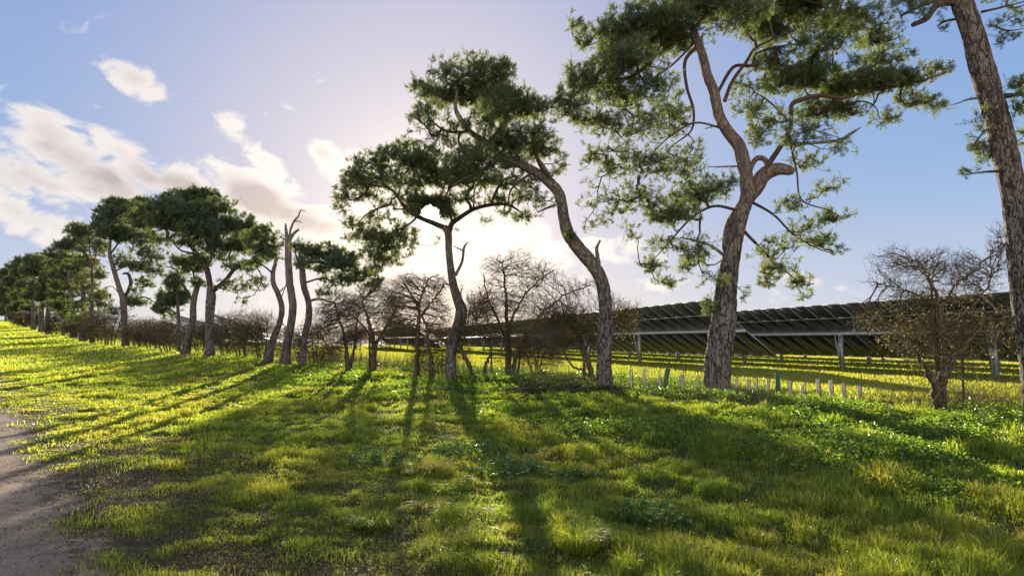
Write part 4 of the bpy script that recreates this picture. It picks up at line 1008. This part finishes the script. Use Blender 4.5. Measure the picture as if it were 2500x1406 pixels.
def module_mesh():
    """one module column on one side of the tube; local: x along row, y across the slope, thin in z"""
    bx = [box((0, HALF / 2 + .06, 0), (MW - .05, HALF - .06, .006))]
    return join(bx)
def frame_mesh():
    t = .035
    L0, L1 = .06, HALF + .06
    cy = (L0 + L1) / 2
    bs = [box((-MW / 2 + .02, cy, .008), (.035, L1 - L0, t)), box((MW / 2 - .02, cy, .008), (.035, L1 - L0, t)),
          box((0, L0 + .015, .008), (MW - .08, .03, t)), box((0, L1 - .015, .008), (MW - .08, .03, t)), box((0, cy, -.008), (MW - .08, .05, .02))]
    return join(bs)
mV, mQ, mT = module_mesh(); fV, fQ, fT = frame_mesh()
def tracker(label, x0, y0, y1, tilt=TILT, detail=True, th=TUBE_H, post0=None):
    o3 = row_pt(x0, y0); gz = float(ground_z(o3[0], o3[1])); o3[2] = gz
    root = empty('solar_tracker', o3, label, 'solar panel row', 'rows of solar panels in the field')
    L = (y1 - y0) / math.cos(AZR)
    zend = float(ground_z(*row_pt(x0, y1)[:2]))
    slope = (zend - gz) / L
    def at(s): return o3 + RD * s + np.array([0, 0, slope * s])
    # torque tube
    A = at(-.15) + [0, 0, th]; B = at(L) + [0, 0, th]
    V, Q, T = tube(np.array([A, (A + B) / 2, B]), [.085] * 3, 8)
    nmesh('torque_tube', V, T, Q, M['steel'], root, origin=o3)
    # posts
    s = (0.6 if post0 is None else (post0 - y0) / math.cos(AZR))
    while s < L:
        p = at(s)
        g = float(ground_z(p[0], p[1]))
        ht = p[2] + th - g
        R = np.stack([PDv, RD, [0, 0, 1]], 1)
        q = [p[0], p[1], g]
        bs = [box(np.array(q) + [0, 0, ht / 2 - .12], (.03, .20, ht - .1), R), box(np.array(q) + [0, 0, ht / 2 - .12] + RD * .108, (.16, .014, ht - .1), R), box(np.array(q) + [0, 0, ht / 2 - .12] - RD * .108, (.16, .014, ht - .1), R),
              box(np.array(q) + [0, 0, ht - .10], (.30, .16, .12), R)]
        V, Q, T = join(bs)
        nmesh('post', V, T, Q, M['steel'], root, origin=o3)
        if detail and s < 60:
            a = np.array(q) + [0, 0, .35] - PDv * .12; b = np.array(q) + [0, 0, ht + .05] - PDv * .42 * np.sign(tilt)
            V, Q, T = tube(np.array([a, (a + b) / 2, b]), [.035, .035, .022], 7)
            nmesh('damper', V, T, Q, M['steel'], root, origin=o3)
        s += 8.83
    # local frame of the table: columns: along row, up slope (left side is the high side), normal
    ct, sn_ = math.cos(tilt), math.sin(tilt)
    upv = -PDv * ct + np.array([0, 0, 1]) * sn_
    X = RD + np.array([0, 0, slope]); X = X / np.linalg.norm(X)
    Nn = np.cross(X, upv)
    n = int(L / MW)
    import mathutils
    off = .13
    if detail:
        for half in (1, -1):
            Y = upv * half
            Z = np.cross(X, Y)
            mat4 = mathutils.Matrix([[X[0], Y[0], Z[0], 0], [X[1], Y[1], Z[1], 0], [X[2], Y[2], Z[2], 0], [0, 0, 0, 1]])
            nn = Nn if Nn[2] > 0 else -Nn
            base = None
            lim = min(n, 46)
            for i in range(lim):
                p = at((i + .5) * MW) + [0, 0, th] + nn * off - o3
                if base is None:
                    ob = nmesh('solar_panel', mV, mT, mQ, M['cells'], root); fr = nmesh('panel_frame', fV, fT, fQ, M['alu'], ob); base = (ob, fr)
                else:
                    ob = base[0].copy(); COL.objects.link(ob); ob.parent = root
                    fr = base[1].copy(); COL.objects.link(fr); fr.parent = ob
                mm = mat4.copy(); mm.translation = Vector(p)
                ob.matrix_local = mm
        rest0 = lim
    else:
        rest0 = 0
    if rest0 < n:
        bsC = []; bsF = []
        nn = Nn if Nn[2] > 0 else -Nn
        for half in (1, -1):
            Y = upv * half; R = np.stack([X, Y, np.cross(X, Y)], 1)
            s0, s1 = rest0 * MW, n * MW
            c = at((s0 + s1) / 2) + [0, 0, th] + nn * off
            bsC.append(box(c + Y * (HALF / 2 + .06), (s1 - s0, HALF - .06, .006), R))
            for i in range(rest0, n + 1):
                cc = at(i * MW) + [0, 0, th] + nn * off
                bsF.append(box(cc + Y * (HALF / 2 + .06), (.07, HALF, .04), R))
            bsF.append(box(c + Y * (HALF + .05), (s1 - s0, .035, .038), R))
        V, Q, T = join(bsC)
        t_ = nmesh('panel_table', V, T, Q, M['cells'], root, origin=o3)
        V, Q, T = join(bsF)
        f_ = nmesh('table_frame', V, T, Q, M['alu'], t_, origin=None)
        f_.location = -t_.location - root.location
        t_['kind'] = 'stuff'
    return root
tracker('nearest solar panel row, its tilted near end just right of the large forked pine', 21.15, 34.0, 122, post0=45)
tracker('solar panel row running out of the photo at the right edge behind the thorn bush', 28.7, 20.5, 122, post0=20.4 + .1)
tracker('third solar panel row seen under the nearest two rows', 36.25, 25, 122, detail=False, post0=28)
tracker('fourth solar panel row, only its post feet and lower edge showing', 43.8, 30, 130, detail=False, post0=36)
tracker('solar panel row behind the thorns left of the swept pine', 13.2, 84, 150, detail=False)
tracker('solar panel row whose end rises right of the bright notch in the hedge', 5.6, 92, 170, tilt=-TILT * .8, detail=False)
tracker('solar panel row whose end slopes down to the bright notch in the hedge', -3.6, 70, 170, detail=False)
tracker('pale solar panel row seen through the gap beside the dead trunk', -11.2, 80, 190, detail=False)
tracker('solar panel row glinting through twigs behind the domed pine', -18.8, 92, 200, detail=False)
tracker('pale solar panel row showing in the gap right of the forked pine', -27, 125, 230, detail=False)

# ------------------------------------------------------------------ tree guards
def guard(label, px, py, h, w, lean=0, col='guard_white', stake=1.25, d=None):
    p = GR(px, py + 10)
    if d: p = base_at(px, d)
    D = p[1]; m = D / F
    H = h * m + .12; Rr = w * m / 2
    root = empty('tree_guard', p, label, 'tree guard', 'plastic tree guards along the fence line')
    up = np.array([lean, 0, 1.]); up /= np.linalg.norm(up)
    z = np.linspace(-.08, H, 7)
    pts = p + up[None] * z[:, None]
    V, Q, T = tube(pts, Rr * np.array([1, 1.02, .98, 1, .97, 1.0, 1.06]), 14, .10, int(px), cap=False)
    # inner wall gives the sleeve its thickness
    V2, Q2, T2 = tube(pts, Rr * .9 * np.ones(7), 14, 0, 0, cap=False)
    VV, QQ, TT = join([(V, Q, T), (V2, Q2[:, ::-1], T2)])
    nmesh('sleeve', VV, TT, QQ, M[col], root, smooth=True, origin=p)
    if stake:
        a = p + np.array([Rr * 1.5, .02, -.1]); b = a + up * (H * stake + .1) + [.01, 0, 0]
        V, Q, T = tube(np.array([a, (a + b) / 2 + [.004, 0, 0], b]), [.011, .011, .010], 5)
        nmesh('stake', V, T, Q, M['stake'], root, origin=p)
    # sapling stem inside
    b = p + up * (H * 1.35) + [.02, .01, 0]
    V, Q, T = tube(np.array([p, p + up * H * .8, b]), [.007, .006, .003], 5)
    nmesh('sapling', V, T, Q, M['stake'], root, origin=p)
gl = [
    (1538, 955, 38, 6, 0, 'guard_white', 1.0, 'thin white tree guard, first one right of the swept pine'),
    (1571, 955, 40, 6, 0, 'guard_white', 1.05, 'thin white tree guard, second one right of the swept pine'),
    (1609, 955, 28, 6, 0, 'guard_white', .9, 'short white tree guard touching the leaning green one'),
    (1617, 957, 48, 12, .22, 'guard_green', 0, 'leaning dark green mesh tree guard left of the large forked pine'),
    (1660, 957, 30, 8, 0, 'guard_white', 1.5, 'white tree guard with a brown stake close left of the large pine'),
    (1673, 957, 28, 6, -.25, 'guard_white', 1.2, 'white tree guard tipped sideways close left of the large pine'),
    (1701, 955, 26, 6, 0, 'guard_white', 1.1, 'small white tree guard nearest the left side of the large pine trunk'),
    (1798, 960, 26, 6, -.1, 'guard_white', 1.2, 'white tree guard nearest the right side of the large pine trunk'),
    (1824, 962, 26, 7, 0, 'guard_white', 1.1, 'white tree guard second to the right of the large pine trunk'),
    (1841, 964, 18, 7, 0, 'guard_white', 1.6, 'stubby white tree guard third to the right of the large pine trunk'),
    (1871, 960, 26, 5, 0, 'guard_white', 1.1, 'narrow white tree guard just left of the upright green tube'),
    (1896, 970, 44, 12, 0, 'guard_green', 0, 'upright solid green tree tube standing among the white ones'),
    (1924, 970, 24, 7, 0, 'guard_white', 1.5, 'white tree guard just right of the upright green tube'),
    (1952, 968, 18, 8, .15, 'guard_white', 1.9, 'crumpled short white tree guard second right of the green tube'),
    (1993, 976, 34, 8, 0, 'guard_white', 1.6, 'white tree guard with a tall stick, fourth from the right end'),
    (2024, 980, 32, 8, 0, 'guard_white', 1.3, 'white tree guard third from the right end of the line'),
    (2057, 977, 26, 8, -.08, 'guard_white', 1.4, 'white tree guard second from the right end of the line'),
    (2093, 980, 22, 8, 0, 'guard_white', 1.8, 'rightmost white tree guard in the line'),
]
for px, py, h, w, ln, c, sk, lb in gl: guard(lb, px, py, h, w, ln, c, sk, d=15.6 - (px - 1538) * .0028)

# ------------------------------------------------------------------ brush pile and nearer plants
def brush():
    p = GR(1375, 962)
    n = 150
    A = p + RNG.normal(0, 1, (n, 3)) * [.45, .22, .06] + [0, 0, .06]
    a = RNG.normal(0, .5, n) + np.where(RNG.random(n) < .5, 0, math.pi)
    L = RNG.uniform(.3, 1.0, n)
    Dv = np.stack([np.cos(a), np.sin(a) * .7, RNG.normal(.05, .16, n)], -1)
    Mi = A + Dv * (L / 2)[:, None] + [0, 0, .03]; B = Mi + (Dv + RNG.normal(0, .25, (n, 3))) * (L / 2)[:, None]
    for arr in (A, Mi, B): arr[:, 2] = np.clip(arr[:, 2], p[2] - .02, p[2] + .38 - .25 * ((arr[:, 0] - p[0]) / 1.2) ** 2)
    r = RNG.uniform(.004, .020, n)
    V, Q, T = join([prisms(A, Mi, r, r * .8, 5), prisms(Mi, B, r * .8, r * .3, 5)])
    o = nmesh('brush_pile', V, T, Q, M['moss'], None, origin=p)
    tag(o, 'heap of cut dead branches on the grass left of the swept pine', 'brush pile')
brush()

def nettle(label, px, py, rad, hgt, n, mat='nettle', name='nettle_clump', cat='nettle clump'):
    p = GR(px, py); rng = np.random.default_rng(px)
    root = empty(name, p, label, cat, 'leafy weed clumps in the near turf')
    a = rng.uniform(0, 6.28, n); rr = rad * np.sqrt(rng.random(n))
    b = np.stack([p[0] + rr * np.cos(a), p[1] + rr * np.sin(a), np.zeros(n)], -1); b[:, 2] = ground_z(b[:, 0], b[:, 1]) - .01
    h = hgt * rng.uniform(.5, 1.1, n) * (1 - .5 * (rr / rad) ** 2)
    t = b + np.stack([rng.normal(0, .04, n), rng.normal(0, .04, n), h], -1)
    V, Q, T = prisms(b, t, np.full(n, .0035), np.full(n, .002), 4)
    nmesh('stalks', V, T, Q, M['weed'], root, attr=np.full(len(V), .3), origin=p)['kind'] = 'stuff'
    k = 16
    f = np.tile(np.linspace(.25, 1, k), n)[:, None]
    Bc = np.repeat(b, k, 0) * (1 - f) + np.repeat(t, k, 0) * f
    aa = np.tile(np.arange(k) * 1.57, n) + rng.uniform(0, .6, n * k)
    el = rng.uniform(-.45, .25, n * k) + .25
    D_ = np.stack([np.cos(aa) * np.cos(el), np.sin(aa) * np.cos(el), np.sin(el)], -1)
    L = .052 * (1.25 - .6 * f[:, 0]) * rng.uniform(.8, 1.2, n * k)
    L = L * rng.uniform(.5, 1.25, n * k)
    V, T, at = leaves(Bc, D_, L, L * .5, np.clip(rng.normal(.5, .2, n * k), 0, 1), .15)
    nmesh('foliage', V, T, None, M[mat], root, attr=at, origin=p)
nettle('pale nettle clump in the middle of the sunlit turf, left of the others', 925, 1130, .45, .22, 60)
nettle('pale nettle clump directly below the sinuous pine', 1150, 1110, .5, .22, 60)
nettle('nettle clump lying in the shadow streak below the sun', 1245, 1160, .42, .22, 60)
nettle('leafy nettle clump in the near foreground right of centre', 1585, 1270, .30, .20, 60)
nettle('small nettle clump in the shade between the foreground tussocks', 1400, 1170, .25, .14, 26)

def dock(label, px, py, n=11, L=.2):
    p = GR(px, py); rng = np.random.default_rng(px)
    parts = []; At = []
    for i in range(n):
        a = i * 2.4 + rng.uniform(-.2, .2); le = L * rng.uniform(.7, 1.1)
        w = le * .26
        d = np.array([math.cos(a), math.sin(a), 0]); s_ = np.array([-d[1], d[0], 0])
        fs = np.linspace(0, 1, 6)
        c = p + d[None] * (fs * le)[:, None] + np.array([0, 0, 1.])[None] * (le * (.9 * fs - .75 * fs ** 2))[:, None]
        wd = w / 2 * np.sin(np.pi * (fs * .86 + .1)) ** .7
        v = np.stack([c - s_ * wd[:, None] + [0, 0, .012], c, c + s_ * wd[:, None] + [0, 0, .012]], 1).reshape(-1, 3)
        i_ = np.arange(5)[:, None] * 3
        Q = np.vstack([np.hstack([i_, i_ + 1, i_ + 4, i_ + 3]), np.hstack([i_ + 1, i_ + 2, i_ + 5, i_ + 4])])
        parts.append((v, Q, np.zeros((0, 3), int)))
    V, Q, T = join(parts)
    o = nmesh('dock_plant', V, T, Q, M['weed'], None, attr=np.full(len(V), .35), origin=p, smooth=True)
    tag(o, label, 'dock plant')
dock('broad-leaved green dock rosette in the shaded turf at lower right', 1800, 1270)

def tussock(label, px, py, rad, hgt, n, dry):
    p = GR(px, py); rng = np.random.default_rng(px + 1)
    a = rng.uniform(0, 6.28, n); rr = rad * rng.random(n) * .6
    b = np.stack([p[0] + rr * np.cos(a), p[1] + rr * np.sin(a), np.zeros(n)], -1); b[:, 2] = ground_z(b[:, 0], b[:, 1]) - .005
    h = hgt * rng.uniform(.5, 1.2, n)
    V, T, at = blades(b, h, rng.uniform(.003, .0055, n), rng.uniform(.3, 1.2, n), a + rng.normal(0, .4, n), np.clip(rng.normal(.3 + dry, .25, n), 0, 1))
    o = nmesh('grass_tussock', V, T, None, M['grass'], None, attr=at, origin=p)
    tag(o, label, 'grass tussock', 'coarse tussocks in the near turf')
for a in [('straw-tipped arching tussock at the bottom of the photo right of centre', 1412, 1345, .22, .20, 900, .35), ('russet tussock among green turf below the sinuous pine', 1050, 1245, .22, .13, 800, .45),
          ('green tussock casting a dark hollow, lower centre', 915, 1290, .24, .15, 800, .0), ('dull brownish tussock at the left end of the tussocks', 1030, 1160, .2, .12, 500, .5),
          ('bright green upright tussock in the sunlit streak at right', 2150, 1120, .3, .22, 800, -.1), ('shaded long-bladed tussock near the lower right corner', 2440, 1370, .28, .24, 800, .1), ('brown bent tussock beside the dock rosette', 1850, 1330, .24, .14, 700, .5)]:
    tussock(*a)

def flowers():
    for k, (px, py, lb) in enumerate([(1626, 1340, 'larger yellow dandelion head in the turf, right of its twin'), (1584, 1325, 'smaller yellow dandelion head, left of its twin'), (486, 1230, 'yellow dandelion head near the muddy track edge')]):
        p = GR(px, py)
        root = empty('dandelion', p, lb, 'flower', 'dandelions in the turf')
        c = p + [0, 0, .09]
        V, Q, T = tube(np.array([p, (p + c) / 2 + [.004, 0, 0], c]), [.002] * 3, 5)
        nmesh('stalk', V, T, Q, M['weed'], root, attr=np.full(len(V), .5), origin=p)
        n = 40; a = RNG.uniform(0, 6.28, n); el = RNG.uniform(.1, 1.3, n)
        D_ = np.stack([np.cos(a) * np.cos(el), np.sin(a) * np.cos(el), np.sin(el)], -1)
        V, T, at = leaves(np.repeat(c[None], n, 0), D_, np.full(n, .016), np.full(n, .005), np.full(n, .5))
        nmesh('petals', V, T, None, M['yellow'], root, attr=at, origin=p)
flowers()

# ------------------------------------------------------------------ sky
w = bpy.data.worlds.new('World'); sc.world = w; w.use_nodes = True
nt = w.node_tree
for nd in list(nt.nodes): nt.nodes.remove(nd)
n = N(nt)
sky = nt.nodes.new('ShaderNodeTexSky'); sky.sky_type = 'NISHITA'; sky.sun_disc = False
sky.sun_elevation = SUN_EL; sky.sun_rotation = SUN_AZ
sky.air_density = 1.0; sky.dust_density = 0.6; sky.ozone_density = 2.0
tc = nt.nodes.new('ShaderNodeTexCoord').outputs['Generated']
sx = nt.nodes.new('ShaderNodeSeparateXYZ'); n.link(tc, sx.inputs[0])
az = n.math('ARCTAN2', sx.outputs[0], sx.outputs[1])
el = n.math('ARCSINE', sx.outputs[2])
sd = Vector((math.sin(SUN_AZ) * math.cos(SUN_EL), math.cos(SUN_AZ) * math.cos(SUN_EL), math.sin(SUN_EL)))
dot = nt.nodes.new('ShaderNodeVectorMath'); dot.operation = 'DOT_PRODUCT'; n.link(tc, dot.inputs[0]); dot.inputs[1].default_value = sd
ang = n.math('ARCCOSINE', n.math('MINIMUM', dot.outputs['Value'], .999999))      # angle from the sun
ANG = n.math('DIVIDE', ang, math.radians(60), clamp=True)
# clear-sky colour: by height, then by nearness to the sun
K = 1.0
elr = n.math('DIVIDE', el, math.radians(90), clamp=True)
ELM = {'l': [(0, (.66, .70, .84)), (.3, (.40, .50, .80)), (.7, (.24, .33, .66)), (1, (.17, .25, .56))]}
clear = n.ramp(elr, [(0, (.72, .76, .88)), (.053, (.60, .70, .92)), (.155, (.34, .55, .90)), (.31, (.25, .40, .80)), (.42, (.18, .31, .66)), (.60, (.07, .13, .32)), (1, (.045, .09, .24))])
lav = n.ramp(ANG, [(0, (1.0, .90, .88)), (.10, (.96, .84, .86)), (.28, (.74, .70, .83)), (.5, (.46, .53, .80)), (1, (.28, .41, .70))])
lavw = n.ramp(ANG, [(0, (1, 1, 1)), (.28, (.85, .85, .85)), (.5, (.40, .40, .40)), (.8, (0, 0, 0))])
clear = n.mix(lavw, clear, lav)
hz = nt.nodes.new('ShaderNodeMapRange'); n.link(el, hz.inputs[0]); hz.inputs[1].default_value = 0; hz.inputs[2].default_value = math.radians(11); hz.inputs[3].default_value = 1; hz.inputs[4].default_value = 0
pale = n.ramp(ANG, [(0, (1.0, .94, .88)), (.3, (.95, .91, .92)), (.7, (.72, .76, .88)), (1, (.55, .65, .86))])
clear = n.mix(n.math('MULTIPLY', n.math('POWER', hz.outputs[0], 1.5), .75), clear, pale)
# clouds, laid out as soft masses in azimuth and elevation
cmb = nt.nodes.new('ShaderNodeCombineXYZ'); n.link(az, cmb.inputs[0]); n.link(el, cmb.inputs[1])
def azel(px, py):
    r = ray(px, py); return math.atan2(r[0], r[1]), math.atan2(r[2], math.hypot(r[0], r[1]))
def blob(px, py, rx, ry, deg, power=1.0):
    """soft elliptical mass: size in photograph pixels, deg = tilt down to the right"""
    a, e = azel(px, py)
    m_ = nt.nodes.new('ShaderNodeMapping'); m_.vector_type = 'TEXTURE'
    m_.inputs['Location'].default_value = (a, e, 0); m_.inputs['Rotation'].default_value = (0, 0, -math.radians(deg))
    m_.inputs['Scale'].default_value = (rx / F, ry / F, 1)
    n.link(cmb.outputs[0], m_.inputs[0])
    l = nt.nodes.new('ShaderNodeVectorMath'); l.operation = 'LENGTH'; n.link(m_.outputs[0], l.inputs[0])
    mr = nt.nodes.new('ShaderNodeMapRange'); mr.interpolation_type = 'SMOOTHSTEP'; n.link(l.outputs['Value'], mr.inputs[0])
    mr.inputs[1].default_value = 0; mr.inputs[2].default_value = 1.35; mr.inputs[3].default_value = power; mr.inputs[4].default_value = 0
    return mr.outputs[0]
BL = [(310, 180, 130, 48, 28, .75), (240, 262, 45, 20, 35, .6), (370, 230, 70, 25, 15, .6), (490, 250, 35, 22, 40, .7), (560, 310, 110, 38, 42, .9), (650, 400, 110, 50, 38, 1.0), (640, 480, 185, 90, 25, 1.25), (770, 550, 170, 80, 20, 1.1),
      (110, 310, 150, 60, 25, 1.0), (200, 410, 190, 80, 25, 1.1), (330, 400, 150, 60, 28, 1.0), (450, 450, 160, 60, 22, 1.0), (60, 430, 160, 80, 20, 1.0), (60, 520, 150, 45, 22, .95), (130, 590, 150, 35, 25, .7),
      (800, 385, 105, 50, 45, 1.0), (870, 440, 100, 70, 40, .95), (900, 560, 180, 90, 15, .9), (1250, 600, 300, 100, 5, .9), (1500, 610, 200, 60, 10, .75), (1180, 690, 400, 70, 0, .8), (1700, 700, 260, 35, 8, .6), (1960, 680, 120, 30, 28, .72), (2060, 705, 60, 22, 20, .7), (1880, 640, 60, 20, 25, .5),
      (710, 265, 40, 14, 20, .45), (0, 235, 20, 12, 30, .6), (300, 700, 400, 60, 0, .55), (2300, 1000, 10, 10, 0, 0)]
BL = BL[:-1]
mask = None
for b_ in BL:
    v = blob(*b_)
    mask = v if mask is None else n.math('MAXIMUM', mask, v)
mp = nt.nodes.new('ShaderNodeMapping'); n.link(cmb.outputs[0], mp.inputs[0]); mp.inputs['Rotation'].default_value = (0, 0, math.radians(32)); mp.inputs['Scale'].default_value = (1.0, 1.9, 1)
cn = n.noise(mp.outputs[0], 14, 10, .60, .45)
cn2 = n.noise(mp.outputs[0], 4.0, 4, .5)
dens = n.math('ADD', n.math('MULTIPLY', mask, 1.0), n.math('MULTIPLY', n.math('SUBTRACT', cn, .5), 2.5))
cov = nt.nodes.new('ShaderNodeMapRange'); cov.interpolation_type = 'SMOOTHSTEP'; n.link(dens, cov.inputs[0]); cov.inputs[1].default_value = .38; cov.inputs[2].default_value = .84
thick = nt.nodes.new('ShaderNodeMapRange'); n.link(n.math('ADD', n.math('MULTIPLY', mask, .9), n.math('MULTIPLY', n.math('ADD', n.math('SUBTRACT', cn2, .5), n.math('MULTIPLY', n.math('SUBTRACT', cn, .5), .55)), 1.7)), thick.inputs[0]); thick.inputs[1].default_value = .70; thick.inputs[2].default_value = 1.15
ccol = n.ramp(thick.outputs[0], [(0, (1.0, .96, .94)), (.45, (.88, .82, .80)), (1, (.60, .53, .52))])
near = n.ramp(ANG, [(0, (1.45, 1.34, 1.22)), (.16, (1.30, 1.22, 1.14)), (.35, (1.08, 1.03, 1.0)), (1, (.92, .92, .95))])
ccol = n.mix(1, ccol, near, 'MULTIPLY')
col = n.mix(cov.outputs[0], clear, ccol)
# aureole of the low sun, seen through thin cloud
g1 = n.math('EXPONENT', n.math('MULTIPLY', n.math('POWER', n.math('DIVIDE', ang, math.radians(8.)), 2), -1.0))
g2 = n.math('EXPONENT', n.math('MULTIPLY', n.math('POWER', n.math('DIVIDE', ang, math.radians(.85)), 4), -1.0))
def addglow(c, f, rgb):
    return n.mix(1, c, n.mix(f, (0, 0, 0), rgb), 'ADD')
col = addglow(col, g1, (.26, .20, .14)); 
m_ = n.mix(1, n.mix(g2, (0, 0, 0), (1, 1, 1)), (12., 11., 9.5), 'MULTIPLY'); col = n.mix(1, col, m_, 'ADD')
# physical sky for the part of the light that comes from it, scaled to the same exposure
skyc = n.mix(1, sky.outputs[0], (.1, .1, .1), 'MULTIPLY')
col = n.mix(.12, col, skyc)
# unseen sky behind the camera: bright low cloud added to fill-light trunks and crowns
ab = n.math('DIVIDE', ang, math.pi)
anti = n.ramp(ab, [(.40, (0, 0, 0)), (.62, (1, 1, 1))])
fill_cloud = n.ramp(n.noise(tc, 2.2, 6, .6), [(.35, (.7, .76, .95)), (.60, (2.3, 2.15, 2.0))])
fill_cloud = n.mix(n.ramp(elr, [(.28, (0, 0, 0)), (.5, (1, 1, 1))]), fill_cloud, (.07, .12, .28))
col = n.mix(anti, col, fill_cloud)
bg = nt.nodes.new('ShaderNodeBackground')
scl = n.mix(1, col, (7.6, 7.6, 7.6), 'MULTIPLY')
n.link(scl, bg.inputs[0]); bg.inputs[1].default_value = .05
wo = nt.nodes.new('ShaderNodeOutputWorld'); n.link(bg.outputs[0], wo.inputs[0])
for nd in nt.nodes:
    if nd.type == 'MIX': nd.clamp_result = False; nd.clamp_factor = True
w.cycles.sampling_method = 'MANUAL'; w.cycles.sample_map_resolution = 1024

sun = bpy.data.lights.new('sun', 'SUN'); sun.energy = 5.0; sun.angle = math.radians(.6); sun.color = (1.0, .86, .66)
so = bpy.data.objects.new('sun', sun); COL.objects.link(so)
so.rotation_euler = sd.to_track_quat('Z', 'Y').to_euler()

cam = bpy.data.cameras.new('camera'); co = bpy.data.objects.new('camera', cam); COL.objects.link(co)
cam.sensor_width = 36; cam.lens = 36 * F / 2500; cam.clip_end = 6000; cam.clip_start = .05
co.location = (0, 0, CAM_H); co.rotation_euler = (math.pi / 2 + PITCH, 0, 0)
sc.camera = co
sc.view_settings.view_transform = 'Standard'; sc.view_settings.look = 'None'; sc.view_settings.gamma = 1; sc.view_settings.exposure = 1.28
sc.cycles.max_bounces = 6; sc.cycles.diffuse_bounces = 3; sc.cycles.glossy_bounces = 2; sc.cycles.transmission_bounces = 4; sc.cycles.transparent_max_bounces = 8
sc.cycles.use_adaptive_sampling = True; sc.cycles.adaptive_threshold = .015
sc.cycles.sample_clamp_indirect = 4
sc.cycles.caustics_reflective = False; sc.cycles.caustics_refractive = False
print('tris', sum(len(m.polygons) for m in bpy.data.meshes))
